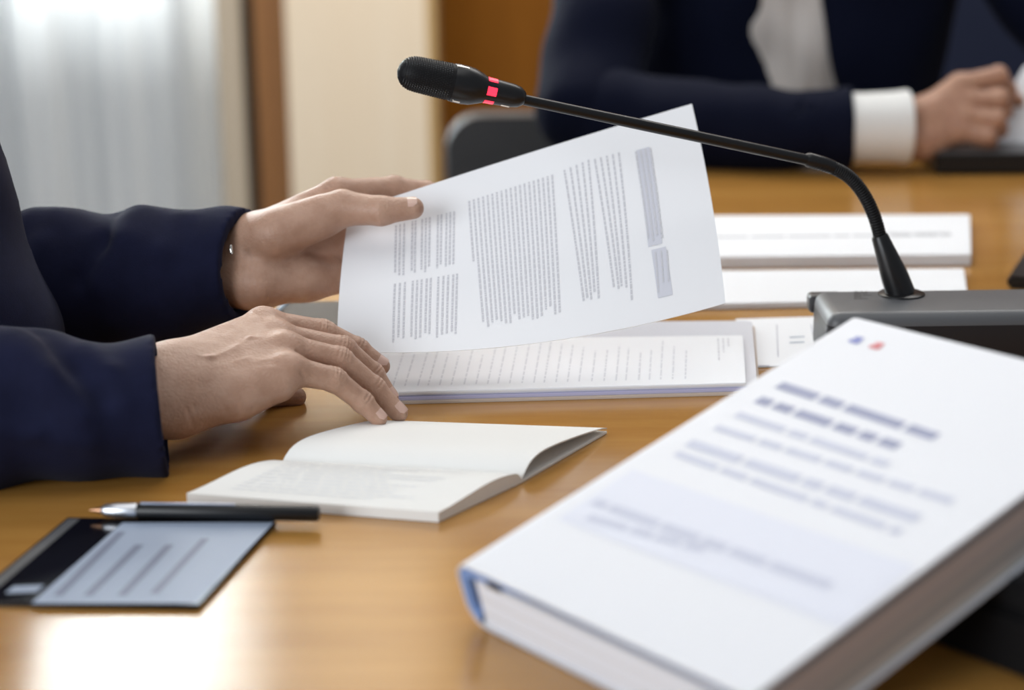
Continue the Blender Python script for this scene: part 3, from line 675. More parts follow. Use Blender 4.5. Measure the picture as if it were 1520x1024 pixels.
# second device at the frame's edge
dq = [T(1494, 428, 0), T(1640, 436, 0), T(1680, 372, .012), T(1522, 370, .012)]
for q in dq: q[2] = TZ + .012
mic2 = meshobj('black_device', *slab(dq, .012, .003), M_BLACK, smooth=False); tag(mic2, 'black slanted device corner at the frame edge beyond the grey microphone base', 'folder')
# closed laptop by the far person
l0, l1 = T(1388, 258, .002), T(1700, 256, .002); c4 = rect(l0, l1, .20, .026)
lp = meshobj('closed_laptop', *slab(c4, .024, .004), M_BLACK, smooth=False); tag(lp, 'closed black laptop in front of the far person by the fist', 'laptop')
v, f = slab([q + np.array([0, 0, .002]) for q in rect(l0 + np.array([.004, .004, 0]), l1 + np.array([-.004, .004, 0]), .19, .026)], .002, .001); meshobj('lid_top', v, f, M_GREY, lp, smooth=False)
# ------------------------------------------------------------------ hands
def finger(f, pts, rad, k=.0025):
    f.chain(pts, rad, k)
    for i in (1, 2):
        if i < len(pts) - 1: f.cap(pts[i], pts[i] + np.array([0, 0, 1e-4]), rad[i] * 1.04, None, .003)
def nail(pt, dirv, g, r, name, parent, length=.011, width=46):
    a = unit(dirv); n = unit(np.asarray(g) - a * (np.asarray(g) @ a)); s = np.cross(a, n); V = []; nu, nv = 8, 8
    for j in range(nv + 1):
        t = j / nv; l = -length * .72 + length * t; rr_ = r * (1.0 if l < 0 else math.sqrt(max(1 - (l / (r * 1.25)) ** 2, .05))) + .00045 - .0002 * abs(t - .5)
        wd = width * (1 - .35 * max(0, t - .75) / .25) * (1 - .3 * max(0, .2 - t) / .2)
        for i in range(nu + 1):
            an = math.radians((i / nu - .5) * 2 * wd); V.append(pt + a * l + rr_ * (math.cos(an) * n + math.sin(an) * s))
    m = len(V); V += [p - n * .0007 for p in V]
    F = [[j * (nu + 1) + i, j * (nu + 1) + i + 1, (j + 1) * (nu + 1) + i + 1, (j + 1) * (nu + 1) + i] for j in range(nv) for i in range(nu)]
    F += [[m + q for q in x[::-1]] for x in F]
    rim = [i for i in range(nu + 1)] + [(j + 1) * (nu + 1) - 1 for j in range(1, nv + 1)] + [nv * (nu + 1) + i for i in range(nu - 1, -1, -1)] + [j * (nu + 1) for j in range(nv - 1, 0, -1)]
    F += [[rim[i], m + rim[i], m + rim[(i + 1) % len(rim)], rim[(i + 1) % len(rim)]] for i in range(len(rim))]
    return meshobj(name, V, F, M_NAIL, parent)
def bounds(pts, m): p = np.array(pts); return p.min(0) - m, p.max(0) + m
# --- near hand: resting on finger tips, seen from the little-finger side
RH = dict(
    index=[P(390, 482, 1.555), P(478, 494, 1.572), P(530, 519, 1.580), P(565, 543, 1.583)],
    middle=[P(408, 501, 1.540), P(509, 518, 1.553), P(553, 555, 1.562), P(578, 590, 1.562)],
    ring=[P(424, 518, 1.518), P(504, 534, 1.531), P(555, 576, 1.540), P(592, 613, 1.541)],
    little=[P(428, 549, 1.494), P(496, 563, 1.508), P(538, 596, 1.518), P(562, 621, 1.520)])
RR = dict(index=(.0122, .0106, .0094, .0076), middle=(.0120, .0100, .0088, .0073), ring=(.0118, .0100, .0088, .0072), little=(.0112, .0092, .0080, .0066))
wr_r, wr_u = P(247, 555, 1.492), P(252, 598, 1.470)
thumb = [P(318, 563, 1.545), P(366, 571, 1.582), P(410, 584, 1.604), P(440, 589, 1.608)]
lo, hi = bounds([p for q in RH.values() for p in q] + [wr_r, wr_u, P(170, 600, 1.45)], .032)
f = Field(lo, hi, .001)
# forearm and wrist
f.cap(P(150, 585, 1.455), wr_r, .026, .0198, .012); f.cap(P(150, 610, 1.445), wr_u, .028, .0215, .012)
for nme, rw, rm in (('index', .0165, .0125), ('middle', .0165, .0125), ('ring', .0165, .0122), ('little', .0165, .0118)):
    s = {'index': .0, 'middle': .33, 'ring': .66, 'little': 1.0}[nme]; w = wr_r + (wr_u - wr_r) * s
    f.cap(w, RH[nme][0], rw + .002, rm, .020)
# fleshy outer edge of the palm and ball of the thumb
f.cap(P(268, 611, 1.468), P(352, 590, 1.478), .0158, .0150, .014); f.cap(P(352, 590, 1.478), P(414, 572, 1.487), .0150, .0125, .012)
f.cap(P(285, 585, 1.51), P(365, 575, 1.545), .018, .015, .014); f.cap(P(330, 550, 1.53), P(400, 530, 1.545), .018, .013, .014)
fg = f.new()
for nme in RH: finger(fg, RH[nme], RR[nme])
f.merge(fg, .0075)
ft = f.new(); ft.chain(thumb, (.015, .0120, .0100, .0080), .004); f.merge(ft, .008)
# knuckles, tendons, creases
up = np.array([-.1, -.35, 1.0]); up = unit(up)
for nme in RH:
    p = RH[nme]; r = RR[nme]
    kb = .0088 if nme == 'index' else .0068
    f.cap(p[0] + up * .0016, p[0] + up * .0016 + (p[1] - p[0]) * .06, kb, kb, .009)
    s = {'index': .05, 'middle': .34, 'ring': .62, 'little': .9}[nme]; w = wr_r + (wr_u - wr_r) * s
    top = lambda q, r_: q + up * r_
    f.mark([top(w + (p[0] - w) * .25, .0185), top(w + (p[0] - w) * .6, .0155), top(p[0], .0125)], -.0004, .0032)
    for j in (1, 2):
        ax_ = unit(p[j + 1] - p[j - 1]); n_ = unit(up - ax_ * (up @ ax_)); s_ = np.cross(ax_, n_)
        for o_ in (-.0042, -.0014, .0014, .0040):
            if j == 2 and abs(o_) > .003: continue
            c = p[j] + ax_ * o_; ring_ = [c + r[j] * 1.05 * (math.cos(t) * n_ + math.sin(t) * s_) for t in np.linspace(-.8, .8, 6)]
            f.mark(ring_, .0008, .0009)
for q in range(7):                            # fine folds at the wrist side of the palm edge
    x = 275 + q * 14 + random.uniform(-3, 3); f.mark([P(x, 598 + random.uniform(-6, 6), 1.450), P(x + 8, 618 - q * 2, 1.449), P(x + 13, 634 - q * 5, 1.455)], .0011, .0017)
f.mark([P(300, 566, 1.452), P(340, 560, 1.455), P(395, 552, 1.465)], .0011, .005)
f.mark([P(285, 520, 1.470), P(315, 528, 1.475), P(345, 520, 1.49), P(380, 522, 1.50)], -.0009, .0028)
f.mark([P(300, 545, 1.455), P(335, 530, 1.47), P(370, 533, 1.483)], -.0009, .0026)
f.mark([P(330, 500, 1.49), P(352, 508, 1.492), P(372, 500, 1.505), P(398, 506, 1.51)], -.0008, .0024)
f.mark([P(345, 545, 1.462), P(385, 540, 1.472), P(412, 548, 1.478)], -.0007, .0026)
for (x, y, D_) in ((452, 503, 1.530), (446, 527, 1.505), (448, 552, 1.487)): f.mark([P(x - 6, y - 5, D_), P(x, y, D_ - .003), P(x + 3, y + 7, D_)], .0008, .0016)
for (x, y) in ((330, 596), (350, 590), (372, 583), (392, 577)): f.mark([P(x, y, 1.457), P(x + 6, y + 14, 1.46), P(x + 4, y + 24, 1.468)], .0007, .0018)
near_v = f.mesh()
# --- far hand: thumb in front of the sheet, fingers behind it
LT = [P(408, 347, 1.668), P(508, 309, 1.672), P(566, 313, 1.662), P(613, 309, 1.664)]
LH = dict(
    index=[P(500, 287, 1.712), P(585, 279, 1.738), P(632, 284, 1.742), P(668, 293, 1.742)],
    middle=[P(506, 322, 1.722), P(590, 330, 1.755), P(640, 345, 1.757), P(672, 358, 1.752)],
    ring=[P(502, 358, 1.722), P(578, 378, 1.755), P(622, 398, 1.757), P(648, 410, 1.752)],
    little=[P(490, 408, 1.712), P(548, 428, 1.742), P(580, 434, 1.742), P(602, 442, 1.738)])
LR = dict(index=(.0122, .0102, .0088, .0072), middle=(.0125, .0104, .009, .0074), ring=(.0122, .010, .0088, .0072), little=(.0112, .009, .0078, .0064))
lw_r, lw_u = P(366, 358, 1.695), P(370, 418, 1.690)
lo, hi = bounds([p for q in LH.values() for p in q] + LT + [lw_r, lw_u, P(270, 395, 1.7)], .035)
f = Field(lo, hi, .001)
f.cap(P(265, 375, 1.71), lw_r, .026, .0195, .012); f.cap(P(265, 410, 1.705), lw_u, .027, .0215, .012)
for nme, s in (('index', 0), ('middle', .33), ('ring', .66), ('little', 1.0)):
    f.cap(lw_r + (lw_u - lw_r) * s, LH[nme][0], .0185, .0130, .014)
f.cap(P(392, 352, 1.678), P(478, 322, 1.676), .0205, .0165, .016)         # ball of the thumb
f.cap(P(388, 420, 1.678), P(455, 417, 1.690), .0195, .0150, .016)         # heel of the palm
f.cap(P(455, 417, 1.690), P(496, 414, 1.705), .0150, .0125, .012)
fg = f.new()
for nme in LH: finger(fg, LH[nme], LR[nme])
f.merge(fg, .0075)
ft = f.new(); ft.chain(LT, (.0185, .0150, .0118, .0092), .005); f.merge(ft, .010)
f.mark([P(494, 332, 1.655), P(509, 337, 1.655), P(517, 344, 1.66)], .0014, .0018)
f.mark([P(508, 314, 1.652), P(514, 325, 1.652), P(515, 336, 1.654)], .0010, .0018)
f.mark([P(418, 400, 1.655), P(442, 395, 1.662), P(478, 372, 1.68), P(508, 345, 1.69)], .0018, .0035)
for x in (514, 523, 532, 543, 553): f.mark([P(x, 272, 1.726), P(x + 2, 281, 1.722), P(x + 3, 288, 1.724)], .0008, .0013)
for x in (545, 566, 572): f.mark([P(x, 303, 1.651), P(x + 2, 313, 1.648), P(x + 1, 326, 1.655)], .0005, .0012)
for q in range(5): f.mark([P(372 + q * 8, 398 + 2 * q, 1.66), P(378 + q * 9, 428, 1.657), P(384 + q * 9, 446, 1.668)], .0005, .0018)
far_v = f.mesh()
# --- torso, neck and head (mostly out of frame)
def head_part(f, c, yaw):                     # c: centre of the head; yaw: direction of the face
    R_ = Euler((0, 0, yaw)).to_matrix(); w = lambda x, y, z: np.array(c) + np.array(R_ @ Vector((x, y, z)))
    f.ell(c, (.098, .078, .115), .02, (0, 0, yaw)); f.ell(w(.025, 0, -.06), (.072, .058, .075), .03, (0, 0, yaw))
    f.cap(w(.094, 0, .005), w(.112, 0, -.032), .008, .013, .012)             # nose
    f.cap(w(.085, .03, .018), w(.085, -.03, .018), .010, .010, .015)         # brow
    f.cap(w(.086, .020, -.062), w(.086, -.020, -.062), .0075, .0075, .008)   # lips
    f.mark([w(.095, .022, -.062), w(.098, 0, -.062), w(.095, -.022, -.062)], .004, .004)
    for s in (-1, 1):
        f.mark([w(.09, .032 * s, .0), w(.09, .033 * s, .0)], .008, .012); f.ell(w(.078, .031 * s, .0), (.012, .012, .012), .003)
        f.ell(w(-.005, .08 * s, -.005), (.022, .010, .032), .006, (0, 0, yaw))
def upper_body(lo, hi, hips, chest, neck, head, yaw, shoulders, h=.006):
    f = Field(lo, hi, h)
    f.cap(hips, chest, .115, .13, .05); f.cap(shoulders[0], shoulders[1], .055, .055, .06); f.cap(chest, neck, .10, .055, .05); f.cap(neck, head, .055, .052, .03)
    head_part(f, head, yaw); return f
def hairmesh(c, yaw, parent):
    f = Field(np.array(c) - .17, np.array(c) + .17, .005); R_ = Euler((0, 0, yaw)).to_matrix(); w = lambda x, y, z: np.array(c) + np.array(R_ @ Vector((x, y, z)))
    f.ell(w(-.008, 0, .012), (.105, .087, .122), .01, (0, 0, yaw)); f.cut(w(.055, 0, .035), np.array(R_ @ Vector((1, 0, -.75))))
    f.cut(w(0, 0, -.06), (0, 0, -1)); meshobj('hair', *f.mesh(), M_HAIR, parent)
P1 = dict(hips=np.array([-.60, 1.62, .56]), chest=np.array([-.61, 1.62, 1.02]), neck=np.array([-.60, 1.62, 1.26]), head=np.array([-.57, 1.62, 1.43]))
sh1 = [np.array([-.61, 1.43, 1.14]), np.array([-.61, 1.81, 1.14])]
el1 = [np.array([-.56, 1.36, .86]), np.array([-.56, 1.78, .86])]
fb = upper_body((-.82, 1.25, .42), (-.38, 2.0, 1.62), P1['hips'], P1['chest'], P1['neck'], P1['head'], 0, sh1)
for s in (0, 1):
    fb.cap(sh1[s], el1[s], .048, .042, .03)
    fb.chain([el1[s]] + ([P(-190, 604, 1.42), P(-40, 612, 1.425), P(150, 600, 1.45)], [P(-210, 436, 1.74), P(-60, 434, 1.735), P(90, 420, 1.72), P(265, 392, 1.705)])[s], (.040, .036, .034, .028, .026), .01)
V, F = joinarr([near_v, far_v, fb.mesh()])
man = meshobj('person', V, F, M_SKIN, origin=(-.60, 1.62, 0))
tag(man, 'seated person in a navy suit turning over a sheet, both bare hands at the papers', 'person')
gN = np.array([.55, -.30, .62])
for nme in RH:
    p = RH[nme]; nail(p[3], p[3] - p[2], gN if nme != 'index' else np.array([.5, -.35, .75]), RR[nme][3], 'fingernail', man)
nail(LT[3], LT[3] - LT[2], (0, -.42, .9), .0092, 'thumbnail', man, .013, 44)
hairmesh(P1['head'], 0, man)
# suit: torso and upper arms, then the two forearm sleeves in finer detail
def folds(g, amp, specs):
    def fn(x, y, z):
        r = 0
        for (kx, ky, kz, p_, w) in specs: r = r + w * np.sin(kx * x + ky * y + kz * z + p_)
        return amp * r
    g.add(fn)
fj = Field((-.86, 1.22, .42), (-.33, 2.05, 1.34), .006)
fj.cap(P1['hips'], P1['chest'], .150, .158, .05); fj.cap(sh1[0], sh1[1], .085, .085, .07); fj.cap(P1['hips'] + (.05, 0, .24), P1['chest'] + (.03, 0, -.02), .150, .135, .05)
fj.cap(np.array([-.50, 1.56, .79]), np.array([-.555, 1.56, .99]), .125, .125, .05)
fj.cut((0, 0, 1.235), (0, 0, 1))
opn = Field.new(fj); opn.cap((-.36, 1.66, .74), (-.50, 1.63, 1.24), .018, .075, 0); fj.d = np.maximum(fj.d, -opn.d)
for s in (0, 1): fj.cap(sh1[s], el1[s], .075, .064, .03)
fj.cap(el1[0], P(-110, 607, 1.423), .066, .055, .02); fj.cap(el1[1], P(-120, 434, 1.737), .066, .064, .02)
folds(fj, .0025, ((22, 8, 40, 0, 1), (-15, 30, 55, 1, .7), (40, 20, -18, 2, .5)))
def sleeve(c, n, pts, rad, h=.003, k=.02, bumps=(), wall=.0045, depth=.07, amp=.0018, marks=()):
    lo, hi = bounds(pts, max(rad) + .02); f = Field(lo, hi, h); f.chain(pts, rad, k)
    for (a, b, ra, rb, kk) in bumps: f.cap(a, b, ra, rb, kk)
    f.add(lambda x, y, z: amp * (np.sin(52 * x + 35 * z + 18 * y) + .6 * np.sin(-38 * x + 60 * z + 2) + .5 * np.sin(95 * x - 40 * z + 1)))
    for (pp, am_, w_) in marks: f.mark(pp, am_, w_)
    f.cut(c, n); n = unit(n); ax_ = unit(pts[-1] - pts[-2]); r = rad[-1] - wall; f.sub(c - ax_ * depth, c + ax_ * .03, r * .9, r); return f.mesh()
cN = P(241, 606, 1.446)
nN = unit(XR * .985 + UP * .11 + FW * .14)
ax_p = [P(-190, 600, 1.42), P(-40, 612, 1.425), P(110, 608, 1.436), P(241, 604, 1.446), P(275, 603, 1.449)]
near_s = sleeve(cN, nN, ax_p, [.060, .0535, .0478, .0470, .0470], bumps=((P(40, 560, 1.43), P(62, 548, 1.44), .030, .024, .02), (P(-30, 575, 1.425), P(20, 570, 1.43), .034, .03, .02)), amp=.0015, wall=.003, marks=(([P(20, 512, 1.41), P(75, 555, 1.388), P(120, 615, 1.382)], -.0045, .011), ([P(55, 508, 1.42), P(105, 545, 1.395), P(150, 590, 1.390)], .0040, .010),
    ([P(-20, 640, 1.375), P(60, 645, 1.378), P(130, 660, 1.385)], -.0030, .010), ([P(130, 512, 1.42), P(165, 545, 1.398), P(185, 600, 1.392)], -.0022, .008), ([P(-10, 560, 1.385), P(40, 600, 1.378), P(70, 640, 1.378)], .0030, .010)))
cL = P(366, 398, 1.692); nL = unit(XR * .93 + UP * -.02 - FW * .36)
axl = [P(-210, 430, 1.74), P(-60, 432, 1.735), P(90, 420, 1.72), P(230, 414, 1.705), P(366, 398, 1.692), P(400, 397, 1.69)]
far_s = sleeve(cL, nL, axl, [.066, .064, .058, .054, .0455, .0455], bumps=((P(215, 350, 1.70), P(330, 350, 1.695), .019, .018, .02), (P(50, 345, 1.70), P(95, 352, 1.70), .022, .016, .02)), amp=.0014, marks=(([P(205, 322, 1.69), P(185, 360, 1.665), P(150, 420, 1.662)], -.0050, .011), ([P(180, 330, 1.69), P(160, 365, 1.665), P(125, 415, 1.662)], .0045, .011),
    ([P(80, 325, 1.69), P(60, 365, 1.668), P(55, 420, 1.665)], -.0035, .011), ([P(270, 325, 1.68), P(240, 375, 1.655), P(225, 440, 1.658)], -.0025, .010)))
V, F = joinarr([fj.mesh(), near_s, far_s]); meshobj('suit_jacket', V, F, M_NAVY, man)
fs = Field((-.80, 1.3, .5), (-.3, 1.95, 1.34), .006); fs.cap(P1['hips'], P1['chest'], .138, .146, .05); fs.cap(np.array([-.505, 1.60, .80]), np.array([-.55, 1.60, .99]), .117, .117, .05); fs.cap(P1['chest'], P1['neck'], .11, .062, .04); fs.cut((0, 0, 1.29), (0, 0, 1))
meshobj('shirt', *fs.mesh(), M_SHIRT, man)
v, f = tube([P(343, 364, 1.648), P(343, 371, 1.647), P(344, 377, 1.647)], [.0011, .0017, .0010], 10); meshobj('cuff_stud', v, f, M_CHROME, man)['label'] = 'tiny bright metal cuff stud'
def trousers(hips, knees, feet, parent):
    lo, hi = bounds([hips] + knees + feet, .13); f = Field(lo, hi, .008)
    f.cap(hips + (0, 0, .04), hips + (0, 0, -.02), .135, .135, .04)
    for k_, t_ in zip(knees, feet): f.cap(hips + (k_ - hips) * .18, k_, .088, .066, .04); f.cap(k_, t_ + np.array([0, 0, .09]), .066, .048, .03)
    f.d = f.d; meshobj('trousers', *f.mesh(), M_TROUS, parent)
    d = unit((knees[0] - hips) * np.array([1, 1, 0]))
    for t_ in feet:
        g = Field(t_ - .25, t_ + .25, .005); g.cap(t_ + (0, 0, .055), t_ + (0, 0, .075), .042, .04, .02); g.cap(t_ + (0, 0, .04), t_ + d * .15 + (0, 0, .032), .04, .034, .03); g.cut(t_, (0, 0, -1)); meshobj('shoe', *g.mesh(), M_SHOE, parent)
trousers(np.array([-.62, 1.62, .53]), [np.array([-.20, 1.50, .56]), np.array([-.20, 1.74, .56])], [np.array([-.17, 1.50, 0]), np.array([-.17, 1.76, 0])], man)
# ------------------------------------------------------------------ far person
fist_w = P(1362, 192, 2.60)
FH = dict(index=[P(1424, 126, 2.60), P(1482, 112, 2.60), P(1497, 133, 2.625), P(1490, 147, 2.645)],
          middle=[P(1432, 150, 2.595), P(1484, 146, 2.585), P(1490, 166, 2.60), P(1476, 176, 2.625)],
          ring=[P(1430, 173, 2.59), P(1480, 176, 2.578), P(1484, 192, 2.595), P(1466, 198, 2.62)],
          little=[P(1422, 194, 2.588), P(1466, 202, 2.578), P(1468, 212, 2.595), P(1452, 215, 2.615)])
lo, hi = bounds([p for q in FH.values() for p in q] + [P(1240, 195, 2.6)], .045)
f = Field(lo, hi, .0016)
f.cap(P(1235, 195, 2.60), P(1372, 172, 2.60), .030, .024, .012); f.cap(P(1235, 205, 2.60), P(1376, 208, 2.595), .030, .024, .012)
for nme, s in (('index', 0), ('middle', .33), ('ring', .66), ('little', 1)): f.cap(P(1374, 170 + 40 * s, 2.60), FH[nme][0], .022, .0155, .014)
fg = f.new()
for nme in FH: finger(fg, FH[nme], (.0135, .0122, .0108, .0092))
f.merge(fg, .008); ft = f.new(); ft.chain([P(1400, 150, 2.635), P(1452, 135, 2.655), P(1490, 142, 2.66), P(1510, 150, 2.66)], (.017, .014, .012, .010), .005); f.merge(ft, .01)
fist = f.mesh()
# the other hand, half out of frame, behind the paper
O = dict(index=[P(1560, 140, 2.66), P(1530, 150, 2.68), P(1512, 160, 2.67)], middle=[P(1562, 160, 2.66), P(1532, 170, 2.68), P(1514, 178, 2.67)], ring=[P(1562, 178, 2.66), P(1534, 188, 2.68), P(1518, 194, 2.67)], little=[P(1560, 194, 2.66), P(1538, 202, 2.675), P(1524, 206, 2.67)])
lo, hi = bounds([p for q in O.values() for p in q] + [P(1680, 160, 2.72)], .04); f = Field(lo, hi, .002)
for nme in O: f.cap(P(1615, 165, 2.69), O[nme][0], .024, .014, .014)
f.cap(P(1690, 160, 2.73), P(1615, 165, 2.69), .030, .025, .012); fg = f.new()
for nme in O: fg.chain(O[nme], (.0125, .011, .0092), .003)
f.merge(fg, .008); f.cap(P(1590, 145, 2.65), P(1540, 138, 2.63), .015, .011, .01); oth = f.mesh()
P2 = dict(hips=np.array([.36, 3.02, .56]), chest=np.array([.38, 2.99, 1.02]), neck=np.array([.40, 2.97, 1.26]), head=np.array([.42, 2.93, 1.43]))
sh2 = [np.array([.17, 2.99, 1.14]), np.array([.62, 2.99, 1.14])]
el2 = [P(872, 168, 2.72), P(1640, 90, 2.82)]
fb = upper_body((.02, 2.7, .42), (1.1, 3.2, 1.62), P2['hips'], P2['chest'], P2['neck'], P2['head'], -math.pi / 2, sh2)
fb.cap(sh2[0], el2[0], .048, .042, .03); fb.cap(el2[0], P(1235, 198, 2.60), .042, .03, .02); fb.cap(sh2[1], el2[1], .048, .042, .03); fb.cap(el2[1], P(1690, 160, 2.73), .042, .03, .02)
V, F = joinarr([fist, oth, fb.mesh()])
wom = meshobj('person', V, F, M_SKIN2, origin=(.37, 3.02, 0)); tag(wom, 'far seated person in a dark jacket and pale shirt, fist beside a closed laptop', 'person')
hairmesh(P2['head'], -math.pi / 2, wom)
fj = Field((-.06, 2.45, .42), (1.25, 3.26, 1.34), .0065)
fj.cap(P2['hips'] + (-.05, 0, 0), P2['chest'] + (-.05, 0, 0), .150, .150, .05); fj.cap(P2['hips'] + (.10, 0, 0), P2['chest'] + (.14, 0, 0), .150, .160, .05); fj.cap(sh2[0], sh2[1], .085, .085, .07)
fj.cut((0, 0, 1.235), (0, 0, 1))
sl, g = fj.box(fj.lo, fj.lo + fj.n * fj.h, 0)
xa0, xb0 = P(1122, 0, 2.86)[0], P(1216, 0, 2.86)[0]; z0_ = P(1170, 0, 2.86)[2]; xa1, xb1 = P(1152, 140, 2.86)[0], P(1246, 140, 2.86)[0]; z1_ = P(1200, 140, 2.86)[2]
tz_ = (g[2] - z0_) / (z1_ - z0_); wed = np.maximum(np.maximum((xa0 + (xa1 - xa0) * tz_) - g[0], g[0] - (xb0 + (xb1 - xb0) * tz_)), g[1] - 2.93) + 0 * g[0]
fj.d = np.maximum(fj.d, -wed.astype(np.float32))
fj.cap(sh2[0], el2[0], .078, .070, .03); fj.cap(sh2[1], el2[1], .078, .070, .03); fj.cap(el2[1], P(1680, 160, 2.735), .062, .05, .02)
folds(fj, .003, ((25, 8, 30, 0, 1), (-15, 30, 45, 1, .7), (40, 20, -18, 2, .6)))
sl2 = sleeve(P(1264, 190, 2.60), unit(XR * .98 - FW * .08 + UP * .02), [el2[0], P(1010, 186, 2.665), P(1130, 192, 2.63), P(1264, 190, 2.60), P(1310, 190, 2.595)], [.066, .060, .054, .0480, .0480], .004, amp=.0012)
V, F = joinarr([fj.mesh(), sl2]); meshobj('suit_jacket', V, F, M_NAVY2, wom)
fs = Field((.0, 2.7, .5), (.8, 3.25, 1.34), .007); fs.cap(P2['hips'] + (-.05, 0, 0), P2['chest'] + (-.05, 0, 0), .138, .138, .05); fs.cap(P2['hips'] + (.06, 0, 0), P2['chest'] + (.05, 0, 0), .138, .138, .05); fs.cap(P2['chest'], P2['neck'], .11, .062, .04); fs.cut((0, 0, 1.29), (0, 0, 1))
folds(fs, .003, ((30, 5, 60, 0, 1), (-60, 5, 25, 1, 1)))
meshobj('shirt', *fs.mesh(), M_SHIRT2, wom)
cf_ = [P(1225, 192, 2.605), P(1262, 190, 2.60), P(1349, 188, 2.592)]; lo, hi = bounds(cf_, .06); f = Field(lo, hi, .0025); f.chain(cf_, (.043, .0445, .0470), .005); f.cap(cf_[2], P(1400, 188, 2.588), .0475, .0475, .004)
f.cut(P(1349, 188, 2.592), unit(XR + UP * .02)); f.sub(P(1300, 190, 2.60), P(1400, 187, 2.588), .041, .043); meshobj('shirt_cuff', *f.mesh(), M_SHIRT, wom)['label'] = 'wide white shirt cuff'
trousers(np.array([.36, 3.02, .53]), [np.array([.22, 2.60, .56]), np.array([.50, 2.60, .56])], [np.array([.22, 2.58, 0]), np.array([.50, 2.58, 0])], wom)
# paper in the far hand
c = [P(1474, 222, 2.64), P(1600, 226, 2.63), P(1640, 60, 2.68), P(1521, 98, 2.68)]
nuv = 14; Sq = lambda u, v: (1 - u) * (1 - v) * c[0] + u * (1 - v) * c[1] + u * v * c[2] + (1 - u) * v * c[3] + np.array([-.008 * math.sin(math.pi * v) * (1 - u), -.006 * math.sin(math.pi * u), 0])
V = [Sq(i / nuv, j / nuv) for j in range(nuv + 1) for i in range(nuv + 1)]; m_ = len(V); V += [p + np.array([0, .0006, 0]) for p in V]
F = [[j * (nuv + 1) + i, j * (nuv + 1) + i + 1, (j + 1) * (nuv + 1) + i + 1, (j + 1) * (nuv + 1) + i] for j in range(nuv) for i in range(nuv)]; F += [[m_ + q for q in x[::-1]] for x in F]
tag(meshobj('folded_paper', V, F, M_PAPER), 'white paper held above the closed laptop in the far person\'s fist', 'paper')
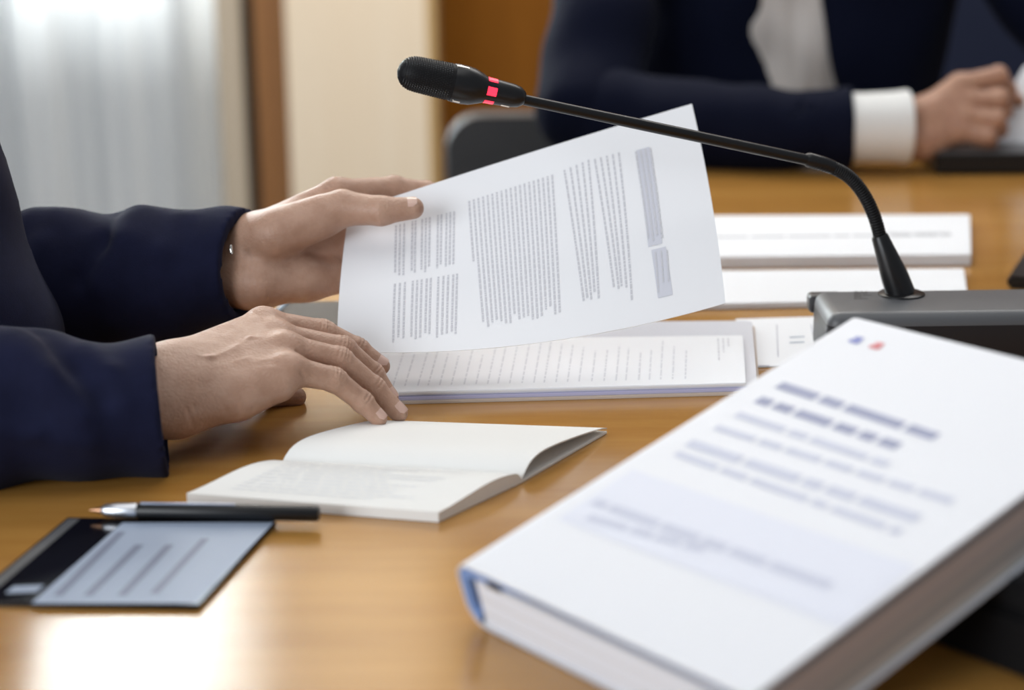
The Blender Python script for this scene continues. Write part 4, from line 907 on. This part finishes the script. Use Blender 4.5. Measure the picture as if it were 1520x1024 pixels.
# ------------------------------------------------------------------ chairs
def chair(label, cx, cy, w, ztop, m, rad, yaw=0.0, group=None):
    t = thing('office_chair', label, 'chair', (cx, cy, 0), group); R_ = np.array(Euler((0, 0, yaw)).to_matrix()); tr = lambda v: np.asarray(v) @ R_.T + np.array([cx, cy, 0])
    bm = bmesh.new(); hgt = ztop - .50; pts = []
    for (px, pz, a0) in ((w / 2 - rad, ztop - rad, 0), (-w / 2 + rad, ztop - rad, 90), (-w / 2 + .06, .56, 180), (w / 2 - .06, .56, 270)):
        r = rad if pz > .6 else .06
        for k in range(9): a = math.radians(a0 + k / 8 * 90); pts.append((px + r * math.cos(a), pz + r * math.sin(a)))
    n = len(pts); cy_ = lambda x, z: -.35 * x * x + .12 * (z - .5) * .6
    bev = [(-.035, .985), (-.020, 1.0), (.020, 1.0), (.035, .985)]; cxz = np.array(pts).mean(0); V = []
    for (dy, sc) in bev:
        for (x, z) in pts: X = cxz[0] + (x - cxz[0]) * sc; Z = cxz[1] + (z - cxz[1]) * sc; V.append((X, dy + cy_(X, Z), Z))
    F = [[k * n + i, k * n + (i + 1) % n, (k + 1) * n + (i + 1) % n, (k + 1) * n + i] for k in range(3) for i in range(n)]
    for k, s in ((0, 1), (3, -1)):
        ci = len(V); V.append((cxz[0], bev[k][0] + cy_(0, cxz[1]), cxz[1])); F += [[ci, k * n + i, k * n + (i + 1) % n][::s] for i in range(n)]
    meshobj('backrest', tr(V), F, m, t)
    v, f = rbox((w, .48, .08), .03, 4); meshobj('seat', tr(v + np.array([0, -.29, .39])), f, m, t)
    v, f = rbox((.06, .03, .22), .008); meshobj('back_support', tr(v + np.array([0, .045, .51])), f, M_BLACK, t)
    v, f = tube([tr((0, -.29, .06)), tr((0, -.29, .2)), tr((0, -.29, .36))], [.035, .03, .03], 16); meshobj('pedestal', v, f, M_BLACK, t)
    for k in range(5):
        a = k * 2 * math.pi / 5 + .3; e_ = np.array([.29 * math.cos(a), -.29 + .29 * math.sin(a), .055]); v, f = tube([tr((0, -.29, .085)), tr(e_)], [.024, .016], 10); meshobj('leg', v, f, M_BLACK, t)
        v, f = tube([tr(e_ + (-.012, 0, -.027)), tr(e_ + (.012, 0, -.027))], .027, 16); meshobj('caster', v, f, M_BLACK, t)
    return t
pc0 = P(662, 190, 3.30)
chair('black leather chair with a low rounded back behind the far person\'s blue-lit arm', pc0[0] + .27, 3.24, .54, P(790, 160, 3.3)[2], M_LEATHER, .055)
chair('dark blue chair standing far back beyond the far person\'s shoulder', 1.06, 4.0, .55, .98, M_BLUEUP, .08, .2)
# ------------------------------------------------------------------ light
w = bpy.data.worlds.new('world'); SC.world = w; w.use_nodes = True; bg = w.node_tree.nodes['Background']; bg.inputs[0].default_value = (.86, .92, 1.0, 1); bg.inputs[1].default_value = .30
def area(name, loc, rot, sx, sy, power, col=(1, 1, 1)):
    l = bpy.data.lights.new(name, 'AREA'); l.shape = 'RECTANGLE'; l.size = sx; l.size_y = sy; l.energy = power; l.color = col
    o = bpy.data.objects.new(name, l); COL.objects.link(o); o.location = loc; o.rotation_euler = rot; return o
area('daylight', (-2.0, 5.62, 2.25), (math.radians(-76), 0, 0), 3.8, 2.0, 1120, (1.0, 1.0, 1.0))
area('daylight', (-3.0, -1.7, 2.0), (0, math.radians(-82), math.radians(45)), 1.9, 2.6, 125, (.90, .95, 1.0))  # unseen side-window fill, set back to light camera-facing surfaces
area('ceiling_fill', (-.2, 1.3, 2.9), (0, 0, 0), 2.2, 1.6, 15, (1, .98, .95))
area('ceiling_fill', (.6, 3.5, 2.9), (0, 0, 0), 2.2, 1.2, 42, (1, .97, .93))
area('ceiling_fill', (-.3, 4.1, 2.85), (math.radians(14), 0, 0), 1.6, .4, 42, (1, .93, .82))  # unseen warm lamp added to brighten the cream pillar
vs_ = SC.view_settings; vs_.view_transform = 'Standard'; vs_.look = 'None'; vs_.exposure = 0.0; vs_.gamma = 1.0; vs_.use_curve_mapping = False
SC.cycles.use_denoising = True; SC.cycles.max_bounces = 8; SC.cycles.diffuse_bounces = 4; SC.cycles.sample_clamp_indirect = 10
for o in SC.objects:
    if '_base' in o: del o['_base']
